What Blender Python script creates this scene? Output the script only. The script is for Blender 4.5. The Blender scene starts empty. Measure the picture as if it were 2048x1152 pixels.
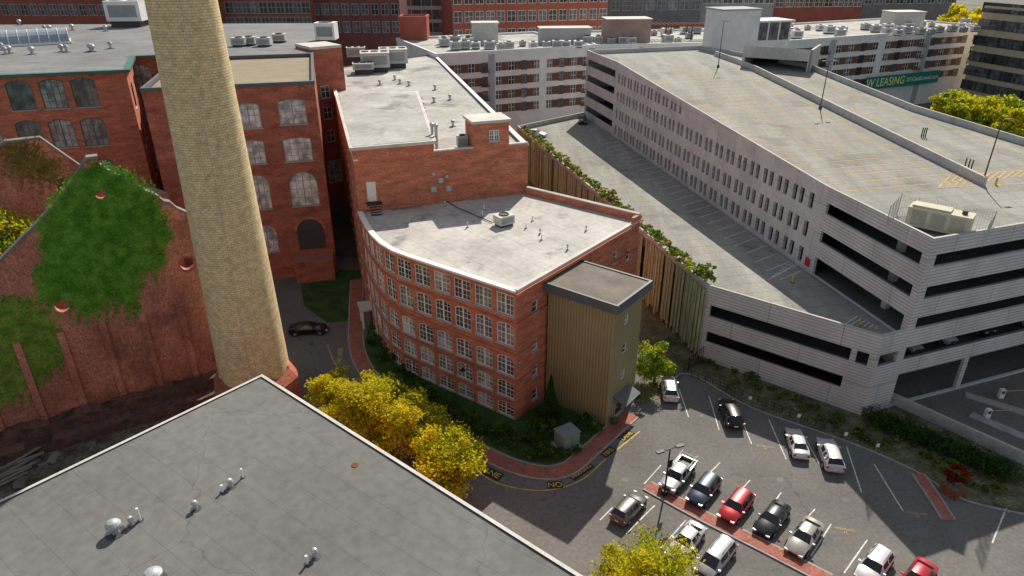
import bpy, bmesh, math, random
import numpy as np
from mathutils import Vector, Matrix
from mathutils.geometry import tessellate_polygon
random.seed(7)
C=bpy.context.scene.collection
TH=math.radians(26.3); cT=math.cos(TH); sT=math.sin(TH); F=1365.0; H=52.0
def ray(px,py):
    u=(px-1024)/F; v=(576-py)/F
    return Vector((u,cT+v*sT,-sT+v*cT))
def P(px,py,z=0.0):
    d=ray(px,py); t=(z-H)/d.z
    return Vector((d.x*t,d.y*t,z))
def hit(px,py,A,B):
    d=ray(px,py); n=Vector((B[1]-A[1],-(B[0]-A[0]),0)); t=(n.x*A[0]+n.y*A[1])/(n.x*d.x+n.y*d.y)
    return Vector((d.x*t,d.y*t,H+d.z*t))
def upz(pt,py):
    d=ray(1024,py); return H+pt[1]*d.z/d.y
# ------------------------------------------------------------------ materials
def mk(name):
    m=bpy.data.materials.new(name); m.use_nodes=True; nt=m.node_tree
    return m,nt,nt.nodes['Principled BSDF']
def nd(nt,t,**k):
    n=nt.nodes.new(t)
    for a,b in k.items(): setattr(n,a,b)
    return n
def M(name,col,rough=.85,var=.18,sc=.35,fine=.12,fsc=6,metal=0,stretch=(1,1,1),spec=.3,brick=None,wall=False,bump=0,ribs=None,rot=0,cracks=None,stain=None):
    m,nt,bs=mk(name); L=nt.links.new
    geo=nd(nt,'ShaderNodeNewGeometry'); pos=geo.outputs['Position']
    if wall:
        cr=nd(nt,'ShaderNodeVectorMath',operation='CROSS_PRODUCT'); cr.inputs[0].default_value=(0,0,1); L(geo.outputs['Normal'],cr.inputs[1])
        dt=nd(nt,'ShaderNodeVectorMath',operation='DOT_PRODUCT'); L(pos,dt.inputs[0]); L(cr.outputs[0],dt.inputs[1])
        sp=nd(nt,'ShaderNodeSeparateXYZ'); L(pos,sp.inputs[0])
        cb=nd(nt,'ShaderNodeCombineXYZ'); L(dt.outputs['Value'],cb.inputs[0]); L(sp.outputs[2],cb.inputs[1]); wv=cb.outputs[0]
    else: wv=pos
    mp=nd(nt,'ShaderNodeMapping'); mp.inputs['Scale'].default_value=stretch; mp.inputs['Rotation'].default_value=(0,0,rot); L(wv,mp.inputs[0])
    def noise(s,a,det=7):
        n=nd(nt,'ShaderNodeTexNoise'); n.inputs['Scale'].default_value=s; n.inputs['Detail'].default_value=det; n.inputs['Roughness'].default_value=.62; L(mp.outputs[0],n.inputs['Vector'])
        r=nd(nt,'ShaderNodeMapRange'); r.inputs[1].default_value=.3; r.inputs[2].default_value=.7; r.inputs[3].default_value=1-a; r.inputs[4].default_value=1+a; L(n.outputs[0],r.inputs[0]); return r.outputs[0]
    def mul(a,b):
        mu=nd(nt,'ShaderNodeMath',operation='MULTIPLY'); L(a,mu.inputs[0]); L(b,mu.inputs[1]); return mu.outputs[0]
    val=mul(noise(sc,var),noise(fsc,fine,3))
    if ribs:
        per,amt,ax=ribs
        sp2=nd(nt,'ShaderNodeSeparateXYZ'); L(wv,sp2.inputs[0])
        d=nd(nt,'ShaderNodeMath',operation='DIVIDE'); L(sp2.outputs[ax],d.inputs[0]); d.inputs[1].default_value=per
        fr=nd(nt,'ShaderNodeMath',operation='FRACT'); L(d.outputs[0],fr.inputs[0])
        lt=nd(nt,'ShaderNodeMath',operation='LESS_THAN'); L(fr.outputs[0],lt.inputs[0]); lt.inputs[1].default_value=.28
        r=nd(nt,'ShaderNodeMapRange'); r.inputs[3].default_value=1; r.inputs[4].default_value=1-amt; L(lt.outputs[0],r.inputs[0]); val=mul(val,r.outputs[0])
    if cracks:
        s,wd,amt=cracks
        n=nd(nt,'ShaderNodeTexNoise'); n.inputs['Scale'].default_value=.5; n.inputs['Detail'].default_value=4; L(pos,n.inputs['Vector'])
        ad=nd(nt,'ShaderNodeVectorMath',operation='MULTIPLY_ADD'); L(n.outputs['Color'],ad.inputs[0]); ad.inputs[1].default_value=(2.5,2.5,0); L(pos,ad.inputs[2])
        v=nd(nt,'ShaderNodeTexVoronoi',feature='DISTANCE_TO_EDGE'); v.inputs['Scale'].default_value=s; L(ad.outputs[0],v.inputs['Vector'])
        r=nd(nt,'ShaderNodeMapRange'); r.inputs[1].default_value=0; r.inputs[2].default_value=wd; r.inputs[3].default_value=1-amt; r.inputs[4].default_value=1; L(v.outputs['Distance'],r.inputs[0]); val=mul(val,r.outputs[0])
    if stain:
        s,lo,amt=stain
        n=nd(nt,'ShaderNodeTexNoise'); n.inputs['Scale'].default_value=s; n.inputs['Detail'].default_value=8; n.inputs['Roughness'].default_value=.6; L(pos,n.inputs['Vector'])
        r=nd(nt,'ShaderNodeMapRange'); r.inputs[1].default_value=lo; r.inputs[2].default_value=lo+.09; r.inputs[3].default_value=1; r.inputs[4].default_value=1-amt; L(n.outputs[0],r.inputs[0]); val=mul(val,r.outputs[0])
    sc_=nd(nt,'ShaderNodeVectorMath',operation='SCALE'); L(val,sc_.inputs['Scale'])
    if brick:
        w,h,ms,c2,cm=brick
        bt=nd(nt,'ShaderNodeTexBrick'); bt.inputs['Color1'].default_value=(*col,1); bt.inputs['Color2'].default_value=(*c2,1); bt.inputs['Mortar'].default_value=(*cm,1)
        bt.inputs['Scale'].default_value=1; bt.inputs['Brick Width'].default_value=w; bt.inputs['Row Height'].default_value=h; bt.inputs['Mortar Size'].default_value=ms; bt.inputs['Mortar Smooth'].default_value=.1
        if wall: L(wv,bt.inputs['Vector'])
        else:
            mp2=nd(nt,'ShaderNodeMapping'); mp2.inputs['Rotation'].default_value=(0,0,rot); L(pos,mp2.inputs[0]); L(mp2.outputs[0],bt.inputs['Vector'])
        L(bt.outputs[0],sc_.inputs[0])
    else: sc_.inputs[0].default_value=col
    L(sc_.outputs[0],bs.inputs['Base Color'])
    bs.inputs['Roughness'].default_value=rough; bs.inputs['Metallic'].default_value=metal; bs.inputs['Specular IOR Level'].default_value=spec
    if bump:
        bp=nd(nt,'ShaderNodeBump'); bp.inputs['Strength'].default_value=bump; bp.inputs['Distance'].default_value=.1; L(val,bp.inputs['Height']); L(bp.outputs[0],bs.inputs['Normal'])
    return m
def glass(name,dark,light,rough=.12,thr=.6):
    m,nt,bs=mk(name); L=nt.links.new
    oi=nd(nt,'ShaderNodeObjectInfo'); cr=nd(nt,'ShaderNodeValToRGB'); L(oi.outputs['Random'],cr.inputs[0])
    e=cr.color_ramp.elements; e[0].color=(*dark,1); e[0].position=thr-.3; e[1].color=(*light,1); e[1].position=min(1,thr+.3)
    geo=nd(nt,'ShaderNodeNewGeometry'); n=nd(nt,'ShaderNodeTexNoise'); n.inputs['Scale'].default_value=.8; L(geo.outputs['Position'],n.inputs['Vector'])
    s=nd(nt,'ShaderNodeVectorMath',operation='SCALE'); mr=nd(nt,'ShaderNodeMapRange'); mr.inputs[1].default_value=.35; mr.inputs[2].default_value=.65; mr.inputs[3].default_value=.5; mr.inputs[4].default_value=1.5
    L(n.outputs[0],mr.inputs[0]); L(cr.outputs[0],s.inputs[0]); L(mr.outputs[0],s.inputs['Scale']); L(s.outputs[0],bs.inputs['Base Color'])
    bs.inputs['Roughness'].default_value=rough; bs.inputs['Specular IOR Level'].default_value=.6
    return m
def leafm(name,c1,c2,tr=.45):
    m=bpy.data.materials.new(name); m.use_nodes=True; nt=m.node_tree; L=nt.links.new
    nt.nodes.remove(nt.nodes['Principled BSDF']); out=nt.nodes['Material Output']
    geo=nd(nt,'ShaderNodeNewGeometry'); n=nd(nt,'ShaderNodeTexNoise'); n.inputs['Scale'].default_value=.9; n.inputs['Detail'].default_value=5; L(geo.outputs['Position'],n.inputs['Vector'])
    cr=nd(nt,'ShaderNodeValToRGB'); e=cr.color_ramp.elements; e[0].color=(*c1,1); e[0].position=.36; e[1].color=(*c2,1); e[1].position=.64; L(n.outputs[0],cr.inputs[0])
    d=nd(nt,'ShaderNodeBsdfDiffuse'); t=nd(nt,'ShaderNodeBsdfTranslucent'); mx=nd(nt,'ShaderNodeMixShader'); mx.inputs[0].default_value=tr
    L(cr.outputs[0],d.inputs[0]); L(cr.outputs[0],t.inputs[0]); L(d.outputs[0],mx.inputs[1]); L(t.outputs[0],mx.inputs[2]); L(mx.outputs[0],out.inputs[0])
    return m
brick=M('red_brick',(.50,.135,.07),var=.34,sc=.35,fine=.32,fsc=3,stretch=(1,3.5,1),wall=True,brick=(.6,.2,.02,(.62,.19,.10),(.48,.28,.2)),bump=.3,stain=(.5,.62,.3))
brick_dark=M('dark_brick',(.36,.095,.06),var=.38,sc=.25,fine=.32,fsc=3,stretch=(1,2.5,1),wall=True,brick=(.6,.2,.02,(.48,.135,.08),(.38,.21,.16)),bump=.3,stain=(.4,.6,.35))
brick_ruin=M('ruin_brick',(.44,.125,.075),var=.45,sc=.16,fine=.34,fsc=2.5,stretch=(1.6,.8,1),wall=True,brick=(.6,.2,.025,(.56,.19,.115),(.48,.31,.23)),bump=.3,stain=(.2,.55,.35))
brick_far=M('far_brick',(.30,.09,.062),var=.2,sc=.2,fine=.15,fsc=2,wall=True)
stone=M('granite_trim',(.46,.44,.40)); stoned=M('dark_coping_stone',(.22,.21,.19),var=.3)
white=M('white_paint',(.84,.83,.80),rough=.6,var=.06,fine=.04)
cream=M('cream_trim',(.60,.58,.53),rough=.7,var=.15)
greenp=M('dark_green_paint',(.06,.17,.135),rough=.6)
greyp=M('grey_paint',(.32,.33,.33),rough=.6)
blackp=M('black_metal',(.02,.02,.022),rough=.5,var=.1)
darkm=M('dark_bronze_metal',(.07,.07,.07),rough=.55,var=.1)
shadem=M('painted_interior_shade',(.02,.02,.02)); slabm=M('shade_painted_slab',(.13,.13,.13))  # dark tones that paint the garage's interior shade into the colour
galv=M('galvanised_metal',(.5,.51,.52),rough=.45,metal=.4,var=.15,sc=1.5)
hvac=M('hvac_paint',(.58,.57,.52),rough=.6,var=.15,sc=1.2)
memb=M('white_membrane',(.53,.515,.475),var=.22,sc=.12,fine=.12,fsc=1.2,rot=.9,brick=(14,2.6,.04,(.50,.485,.45),(.35,.34,.32)),stain=(.16,.57,.5))
memb2=M('pale_membrane',(.46,.45,.42),var=.3,sc=.1,fine=.12,fsc=1.2,rot=.25,brick=(20,3,.05,(.43,.42,.39),(.31,.30,.29)),stain=(.11,.54,.45))
roofn=M('grey_membrane',(.170,.170,.160),var=.16,sc=.06,fine=.14,fsc=1.2,rot=.62,brick=(38,2.4,.025,(.176,.176,.166),(.125,.125,.118)),cracks=(.035,.003,.3),stain=(.18,.62,.16))
roofg=M('dark_grey_membrane',(.21,.215,.215),var=.22,sc=.08,fine=.12,fsc=1,rot=.1,brick=(12,3,.08,(.23,.23,.23),(.15,.15,.15)),stain=(.15,.58,.25))
gravel=M('brown_gravel',(.30,.25,.175),var=.15,fine=.3,fsc=5)
rooft=M('tower_membrane',(.19,.165,.14),var=.25,fine=.12)
conc=M('concrete',(.50,.495,.475),var=.2,sc=.2,fine=.14,fsc=3,stain=(.4,.6,.25))
concw=M('ribbed_concrete',(.62,.625,.62),var=.14,sc=.3,fine=.06,fsc=4,wall=True,ribs=(.42,.36,1),stretch=(.8,.5,1),brick=(9,4.1,.05,(.58,.585,.58),(.32,.32,.32)))
concp=M('precast_panel',(.58,.605,.60),var=.16,sc=.25,fine=.12,fsc=3,wall=True,brick=(6.1,4.1,.05,(.54,.565,.56),(.33,.34,.34)))
deckm=M('deck_concrete',(.285,.28,.25),var=.24,sc=.13,fine=.14,fsc=2,stretch=(2.5,.35,1),rot=-.21,brick=(80,2.75,.07,(.305,.30,.268),(.20,.195,.178)),stain=(.12,.56,.25))
asph=M('asphalt',(.165,.158,.148),var=.18,sc=.12,fine=.18,fsc=2.5,rough=.9,cracks=(.06,.004,.28),stain=(.5,.64,.25))
groundm=M('city_ground',(.13,.13,.11),var=.4,sc=.03,fine=.2,fsc=.4)
grassm=M('grass',(.04,.095,.02),var=.5,sc=.5,fine=.45,fsc=6,bump=.5)
scrub=M('scrub_grass',(.14,.14,.075),var=.65,sc=.4,fine=.5,fsc=3,bump=.5)
dirt=M('dirt',(.15,.13,.10),var=.5,sc=.5,fine=.5,fsc=3)
sidem=M('brick_paving',(.36,.12,.08),var=.22,sc=.6,fine=.25,fsc=4,brick=(.4,.2,.02,(.42,.155,.11),(.27,.13,.11)))
kerbm=M('kerb_concrete',(.36,.355,.34),var=.25,sc=1)
whitel=M('white_road_paint',(.66,.66,.64),var=.35,sc=2,fine=.3)
yell=M('yellow_road_paint',(.58,.42,.09),var=.4,sc=2,fine=.35)
yell2=M('faded_yellow_paint',(.50,.38,.18),var=.35,sc=2,fine=.3)
patch=M('black_sealer',(.035,.035,.035),var=.4)
olive=M('olive_metal_siding',(.34,.30,.155),rough=.5,var=.08,fine=.05,wall=True,ribs=(.42,.42,0))
cgrey=M('charcoal_fascia',(.12,.13,.14),rough=.5,var=.08)
brownp=M('brown_panel',(.19,.09,.055),var=.1,wall=True,ribs=(.5,.15,1))
lgrey=M('light_grey_panel',(.44,.45,.46),var=.1)
beigeb=M('beige_brick',(.52,.43,.30),var=.12,wall=True)
offw=M('off_white_panel',(.80,.80,.78),var=.1)
screenm=M('olive_grey_screen',(.36,.42,.27),var=.35,sc=.8,fine=.2,wall=True,stretch=(2,.4,1))
rust=M('rusty_steel',(.22,.08,.035),var=.3,sc=2)
bark=M('bark',(.09,.065,.045),var=.3,sc=3)
bann=M('green_banner',(.02,.24,.18),rough=.6,var=.05)
tyre=M('tyre_rubber',(.02,.02,.02),var=.1)
rimm=M('rim_metal',(.45,.45,.46),rough=.35,metal=.7,var=.05)
redl=M('red_lens',(.45,.015,.01),rough=.3,var=.05)
lens=M('clear_lens',(.7,.7,.7),rough=.2,var=.05)
cglass=M('car_glass',(.015,.017,.02),rough=.06,var=.1,spec=.8)
G1=glass('window_glass',(.06,.065,.07),(.45,.46,.45))
G4=glass('mill_window_glass',(.12,.15,.15),(.40,.43,.42))
G2=glass('dark_window_glass',(.035,.04,.045),(.14,.15,.16))
G3=glass('shuttered_window',(.55,.54,.53),(.68,.66,.65),rough=.5)
leaf_y=leafm('yellow_leaves',(.62,.44,.015),(.92,.74,.04)); leaf_yg=leafm('yellow_green_leaves',(.46,.47,.02),(.76,.70,.05))
leaf_g=leafm('green_leaves',(.11,.22,.025),(.28,.38,.05)); leaf_d=leafm('dark_green_leaves',(.035,.085,.022),(.08,.16,.035))
leaf_i=leafm('ivy_leaves',(.085,.27,.025),(.20,.46,.06),.25); leaf_i2=leafm('pale_ivy_leaves',(.16,.36,.04),(.32,.55,.08),.25); leaf_r=leafm('red_leaves',(.16,.03,.015),(.28,.06,.02)); leaf_b=leafm('brown_leaves',(.26,.19,.06),(.40,.33,.12))
def chimney_mat():
    m,nt,bs=mk('buff_chimney_brick'); L=nt.links.new
    tc=nd(nt,'ShaderNodeTexCoord'); sp=nd(nt,'ShaderNodeSeparateXYZ'); L(tc.outputs['Object'],sp.inputs[0])
    at=nd(nt,'ShaderNodeMath',operation='ARCTAN2'); L(sp.outputs[1],at.inputs[0]); L(sp.outputs[0],at.inputs[1])
    mu=nd(nt,'ShaderNodeMath',operation='MULTIPLY'); L(at.outputs[0],mu.inputs[0]); mu.inputs[1].default_value=3.6
    cb=nd(nt,'ShaderNodeCombineXYZ'); L(mu.outputs[0],cb.inputs[0]); L(sp.outputs[2],cb.inputs[1])
    bt=nd(nt,'ShaderNodeTexBrick'); bt.inputs['Color1'].default_value=(.88,.69,.38,1); bt.inputs['Color2'].default_value=(.72,.55,.29,1); bt.inputs['Mortar'].default_value=(.46,.35,.2,1)
    for k,v in (('Scale',1),('Brick Width',.62),('Row Height',.26),('Mortar Size',.022),('Bias',-.2)): bt.inputs[k].default_value=v
    L(cb.outputs[0],bt.inputs['Vector'])
    n=nd(nt,'ShaderNodeTexNoise'); n.inputs['Scale'].default_value=1.6; n.inputs['Detail'].default_value=6; L(tc.outputs['Object'],n.inputs['Vector'])
    r=nd(nt,'ShaderNodeMapRange'); r.inputs[1].default_value=.3; r.inputs[2].default_value=.7; r.inputs[3].default_value=.78; r.inputs[4].default_value=1.15; L(n.outputs[0],r.inputs[0])
    v=nd(nt,'ShaderNodeTexVoronoi'); v.inputs['Scale'].default_value=1.1; mp=nd(nt,'ShaderNodeMapping'); mp.inputs['Scale'].default_value=(1,2.2,1); L(cb.outputs[0],mp.inputs[0]); L(mp.outputs[0],v.inputs['Vector'])
    lt=nd(nt,'ShaderNodeMath',operation='LESS_THAN'); L(v.outputs['Distance'],lt.inputs[0]); lt.inputs[1].default_value=.12
    r2=nd(nt,'ShaderNodeMapRange'); r2.inputs[3].default_value=1; r2.inputs[4].default_value=.5; L(lt.outputs[0],r2.inputs[0])
    m3=nd(nt,'ShaderNodeMath',operation='MULTIPLY'); L(r.outputs[0],m3.inputs[0]); L(r2.outputs[0],m3.inputs[1])
    s=nd(nt,'ShaderNodeVectorMath',operation='SCALE'); L(bt.outputs[0],s.inputs[0]); L(m3.outputs[0],s.inputs['Scale']); L(s.outputs[0],bs.inputs['Base Color']); bs.inputs['Roughness'].default_value=.9
    bp=nd(nt,'ShaderNodeBump'); bp.inputs['Strength'].default_value=.35; bp.inputs['Distance'].default_value=.05; L(bt.outputs['Fac'],bp.inputs['Height']); bp.invert=True; L(bp.outputs[0],bs.inputs['Normal'])
    return m
chim=chimney_mat()
# ------------------------------------------------------------------ mesh builder
INV={}
def V3(p,z=None): return (p[0],p[1],p[2] if z is None else z)
class MB:
    def __init__(s): s.v=[]; s.f=[]; s.m=[]
    def poly(s,pts,m=0):
        n=len(s.v); s.v+= [tuple(p) for p in pts]; s.f.append(tuple(range(n,n+len(pts)))); s.m.append(m)
    def box(s,c,d,rot=0,m=0,mt=None):
        cx,cy,cz=c; a,b,h=d[0]/2,d[1]/2,d[2]/2; co,si=math.cos(rot),math.sin(rot)
        pts=[(cx+x*co-y*si,cy+x*si+y*co) for x,y in((-a,-b),(a,-b),(a,b),(-a,b))]
        s.prism(pts,cz-h,cz+h,m,mt)
    def prism(s,pts,z0,z1,m=0,mt=None,bottom=True):
        pts=ccw(pts); n=len(pts); k=len(s.v)
        s.v+=[(p[0],p[1],z0) for p in pts]+[(p[0],p[1],z1) for p in pts]
        for i in range(n):
            j=(i+1)%n; s.f.append((k+i,k+j,k+n+j,k+n+i)); s.m.append(m)
        s.f.append(tuple(range(k+n,k+2*n))); s.m.append(m if mt is None else mt)
        if bottom: s.f.append(tuple(range(k+n-1,k-1,-1))); s.m.append(m)
    def bar(s,p0,p1,r,m=0,r1=None,n=6):
        p0=Vector(p0);p1=Vector(p1); d=(p1-p0).normalized(); a=d.orthogonal().normalized(); b=d.cross(a); r1=r if r1 is None else r1; k=len(s.v)
        for p,rr in((p0,r),(p1,r1)):
            for i in range(n):
                t=2*math.pi*i/n; s.v.append(tuple(p+a*rr*math.cos(t)+b*rr*math.sin(t)))
        for i in range(n):
            j=(i+1)%n; s.f.append((k+i,k+j,k+n+j,k+n+i)); s.m.append(m)
        s.f.append(tuple(range(k+n,k+2*n))); s.m.append(m); s.f.append(tuple(range(k+n-1,k-1,-1))); s.m.append(m)
    def lathe(s,c,prof,n=16,m=0):
        k=len(s.v)
        for r,z in prof:
            for i in range(n):
                t=2*math.pi*i/n; s.v.append((c[0]+r*math.cos(t),c[1]+r*math.sin(t),c[2]+z))
        for a in range(len(prof)-1):
            for i in range(n):
                j=(i+1)%n; s.f.append((k+a*n+i,k+a*n+j,k+(a+1)*n+j,k+(a+1)*n+i)); s.m.append(m)
        s.f.append(tuple(range(k+(len(prof)-1)*n,k+len(prof)*n))); s.m.append(m)
    def ribbon(s,pts,w,z0,z1,m=0,mt=None,closed=False,side=0):
        a=offs(pts,side+w/2,closed); b=offs(pts,side-w/2,closed); n=len(pts)
        fz=lambda f,p: f(p) if callable(f) else f
        mt=m if mt is None else mt
        for i in range(n if closed else n-1):
            j=(i+1)%n
            A0,A1,B0,B1=a[i],a[j],b[i],b[j]
            za0,za1=fz(z0,pts[i]),fz(z0,pts[j]); zb0,zb1=fz(z1,pts[i]),fz(z1,pts[j])
            s.poly([(B0[0],B0[1],zb0),(B1[0],B1[1],zb1),(A1[0],A1[1],zb1),(A0[0],A0[1],zb0)],mt)
            s.poly([(B0[0],B0[1],za0),(B1[0],B1[1],za1),(B1[0],B1[1],zb1),(B0[0],B0[1],zb0)],m)
            s.poly([(A1[0],A1[1],za1),(A0[0],A0[1],za0),(A0[0],A0[1],zb0),(A1[0],A1[1],zb1)],m)
        if not closed:
            for i in (0,n-1):
                q=[(a[i][0],a[i][1],fz(z0,pts[i])),(b[i][0],b[i][1],fz(z0,pts[i])),(b[i][0],b[i][1],fz(z1,pts[i])),(a[i][0],a[i][1],fz(z1,pts[i]))]
                s.poly(q if i==0 else q[::-1],m)
    def mesh(s,name,mats):
        me=bpy.data.meshes.new(name); me.from_pydata(s.v,[],s.f)
        for x in mats: me.materials.append(x)
        me.polygons.foreach_set('material_index',s.m); me.update(); return me
    def build(s,name,mats,parent=None,Mx=None,smooth=False,local=False):
        me=s.mesh(name,mats)
        if smooth: me.polygons.foreach_set('use_smooth',[True]*len(s.f))
        return put(name,me,parent,Mx,local)
def put(name,me,parent=None,Mx=None,local=False):
    o=bpy.data.objects.new(name,me); C.objects.link(o)
    if Mx is not None: o.matrix_basis=Mx
    if parent:
        o.parent=parent
        if not local and parent.name in INV: o.matrix_parent_inverse=INV[parent.name]
    return o
def ccw(p):
    p=list(p); a=sum(p[i][0]*p[(i+1)%len(p)][1]-p[(i+1)%len(p)][0]*p[i][1] for i in range(len(p)))
    return p if a>0 else p[::-1]
def offs(pts,d,closed):
    n=len(pts); out=[]
    for i in range(n):
        p=Vector(pts[i][:2])
        a=Vector(pts[i-1][:2]) if (i>0 or closed) else None
        b=Vector(pts[(i+1)%n][:2]) if (i<n-1 or closed) else None
        ns=[]
        if a is not None: e=(p-a).normalized(); ns.append(Vector((-e.y,e.x)))
        if b is not None: e=(b-p).normalized(); ns.append(Vector((-e.y,e.x)))
        if len(ns)==2:
            m=(ns[0]+ns[1])
            if m.length<1e-4: m=ns[0]
            m.normalize(); k=d/max(.35,m.dot(ns[0]))
        else: m=ns[0]; k=d
        out.append((p.x+m.x*k,p.y+m.y*k))
    return out
def thing(name,label,cat,loc=(0,0,0),rot=0,group=None):
    o=bpy.data.objects.new(name,None); C.objects.link(o); o.empty_display_size=.5
    o.location=V3(loc,loc[2] if len(loc)>2 else 0); o.rotation_euler=(0,0,rot)
    o['label']=label; o['category']=cat
    if group: o['group']=group
    INV[o.name]=(Matrix.Translation(o.location)@Matrix.Rotation(rot,4,'Z')).inverted()
    return o
def tag(o,label,cat,group=None):
    o['label']=label; o['category']=cat
    if group: o['group']=group
    return o
def struct(o,kind='structure'):
    o['kind']=kind; return o
def catmull(pts,n=6):
    P_=[Vector(p[:2]) for p in pts]; out=[]
    for i in range(len(P_)-1):
        p0=P_[max(0,i-1)];p1=P_[i];p2=P_[i+1];p3=P_[min(len(P_)-1,i+2)]
        for k in range(n):
            t=k/n; out.append(.5*((2*p1)+(-p0+p2)*t+(2*p0-5*p1+4*p2-p3)*t*t+(-p0+3*p1-3*p2+p3)*t**3))
    out.append(P_[-1]); return out
def frameM(d,q,z): return Matrix(((d.x,-d.y,0,q.x),(d.y,d.x,0,q.y),(0,0,1,z),(0,0,0,1)))
def arcz(x,w,h,r):
    q=min(1,abs(2*x/w))
    return h-r+r*math.sqrt(max(0,1-q*q)) if r>.3*w else h-r*q*q
def wall(mb,A,B,z0,z1,ops=(),depth=.3,m=0,zf=None,mr=None):
    A=Vector(A[:2]);B=Vector(B[:2]); Ln=(B-A).length; d=(B-A)/Ln; nrm=Vector((d.y,-d.x)); mr=m if mr is None else mr
    ss=sorted(set([0,Ln]+[o[0] for o in ops]+[o[1] for o in ops])); zs=sorted(set([z0,z1]+[o[2] for o in ops]+[o[3] for o in ops]))
    def pt(s,z,y=0):
        q=A+d*s-nrm*y
        return (q.x,q.y,z)
    cl=(lambda s,z:min(z,zf(s))) if zf else (lambda s,z:z)
    for i in range(len(ss)-1):
        if ss[i+1]-ss[i]<1e-4: continue
        sm=(ss[i]+ss[i+1])/2; run=None
        for j in range(len(zs)-1):
            zm=(zs[j]+zs[j+1])/2
            inside=any(o[0]<sm<o[1] and o[2]<zm<o[3] for o in ops)
            if inside:
                if run is not None: mb.poly([pt(ss[i],run),pt(ss[i+1],run),pt(ss[i+1],zs[j]),pt(ss[i],zs[j])],m); run=None
            elif run is None: run=zs[j]
        if run is not None:
            a=cl(ss[i],zs[-1]); b=cl(ss[i+1],zs[-1])
            if a>run or b>run: mb.poly([pt(ss[i],run),pt(ss[i+1],run),pt(ss[i+1],b),pt(ss[i],a)],m)
    for o in ops:
        s0,s1,a,b=o[:4]
        mb.poly([pt(s0,a),pt(s0,a,depth),pt(s0,b,depth),pt(s0,b)],mr); mb.poly([pt(s1,a,depth),pt(s1,a),pt(s1,b),pt(s1,b,depth)],mr)
        mb.poly([pt(s0,a,depth),pt(s0,a),pt(s1,a),pt(s1,a,depth)],mr); mb.poly([pt(s0,b),pt(s0,b,depth),pt(s1,b,depth),pt(s1,b)],mr)
        if len(o)>4 and o[4]>0:
            w=s1-s0; h=b-a; n=6
            L=[(-w/2+w/2*k/n) for k in range(n+1)]
            mb.poly([pt(s0,b)]+[pt((s0+s1)/2+x,a+arcz(x,w,h,o[4])) for x in L],m)
            mb.poly([pt((s0+s1)/2-x,a+arcz(x,w,h,o[4])) for x in L[::-1]]+[pt(s1,b)],m)
WC={}
def winmesh(style,w,h,r,fm,gm):
    key=(style,round(w,2),round(h,2),round(r,2),fm.name,gm.name)
    if key in WC: return WC[key]
    mb=MB()
    def bx(x0,x1,z0,z1,y0=.12,y1=.2): mb.box(((x0+x1)/2,(y0+y1)/2,(z0+z1)/2),(x1-x0,y1-y0,z1-z0))
    b=.13
    bx(-w/2,-w/2+b,0,h-r*.7);bx(w/2-b,w/2,0,h-r*.7);bx(-w/2+b,w/2-b,0,b)
    n=8 if r>0 else 1
    for k in range(n):
        x0=-w/2+w*k/n;x1=-w/2+w*(k+1)/n; za=arcz(x0,w,h,r);zb=arcz(x1,w,h,r)
        t=.17
        mb.poly([(x0,.115,za-t),(x1,.115,zb-t),(x1,.115,zb),(x0,.115,za)]); mb.poly([(x0,.115,za-t),(x0,.2,za-t),(x1,.2,zb-t),(x1,.115,zb-t)])
    top=lambda x:arcz(x,w,h,r)-.05
    if style=='pair':
        bx(-.1,.1,b,top(0)); q=[-w/4,w/4]
        bx(-w/2+b,-.1,h*.5,h*.5+.1,.13);bx(.1,w/2-b,h*.5,h*.5+.1,.13)
        for x in q: bx(x-.026,x+.026,b,top(x),.15,.19)
        for z in (h*.25,h*.74): bx(-w/2+b,-.1,z-.022,z+.022,.152,.188);bx(.1,w/2-b,z-.022,z+.022,.152,.188)
    elif style=='grid':
        for k in (1,2,3): x=-w/2+w*k/4; bx(x-.04 if k!=2 else x-.08,x+.04 if k!=2 else x+.08,b,top(x),.14,.19)
        for z in (.25,.5,.75): bx(-w/2+b,w/2-b,h*z-.035,h*z+.035,.15,.185)
    elif style=='cross':
        bx(-.06,.06,b,top(0)); bx(-w/2+b,-.06,h*.52,h*.52+.1,.13);bx(.06,w/2-b,h*.52,h*.52+.1,.13)
    elif style=='one':
        bx(-w/2+b,w/2-b,h*.5-.03,h*.5+.03,.13)
    me=mb.mesh('window',[fm])
    g=MB(); n=10 if r>0 else 1
    g.poly([(-w/2,.18,0),(w/2,.18,0)]+[(w/2-w*k/n,.18,arcz(w/2-w*k/n,w,h,r)) for k in range(n+1)]); gme=g.mesh('pane',[gm])
    s=MB(); s.box((0,.05,-.04),(w+.24,.32,.16)); sme=s.mesh('sill',[stone])
    WC[key]=(me,gme,sme); return WC[key]
def window(parent,A,B,s,z,w,h,r=0,style='pair',fm=None,gm=None,sill=True):
    A=Vector(A[:2]);B=Vector(B[:2]); d=(B-A).normalized(); q=A+d*s
    me,g,sm=winmesh(style,w,h,r,fm or white,gm or G1)
    o=put('window',me,parent,frameM(d,q,z)); put('pane',g,o)
    if sill: put('sill',sm,o)
    return o
def facade(root,mb,A,B,z0,z1,wins,style='pair',fm=None,gm=None,m=0,zf=None,sill=True):
    wall(mb,A,B,z0,z1,[(s-w/2,s+w/2,z,z+h,r) for s,z,w,h,r in wins],m=m,zf=zf)
    for s,z,w,h,r in wins: window(root,A,B,s,z,w,h,r,style,fm,gm,sill)
def sof(A,p): return (Vector(p[:2])-Vector(A[:2])).length
def pxwin(A,B,px,py,w,h,r=0):
    p=hit(px,py,A,B); return (sof(A,p),p.z-h/2,w,h,r)
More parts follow.
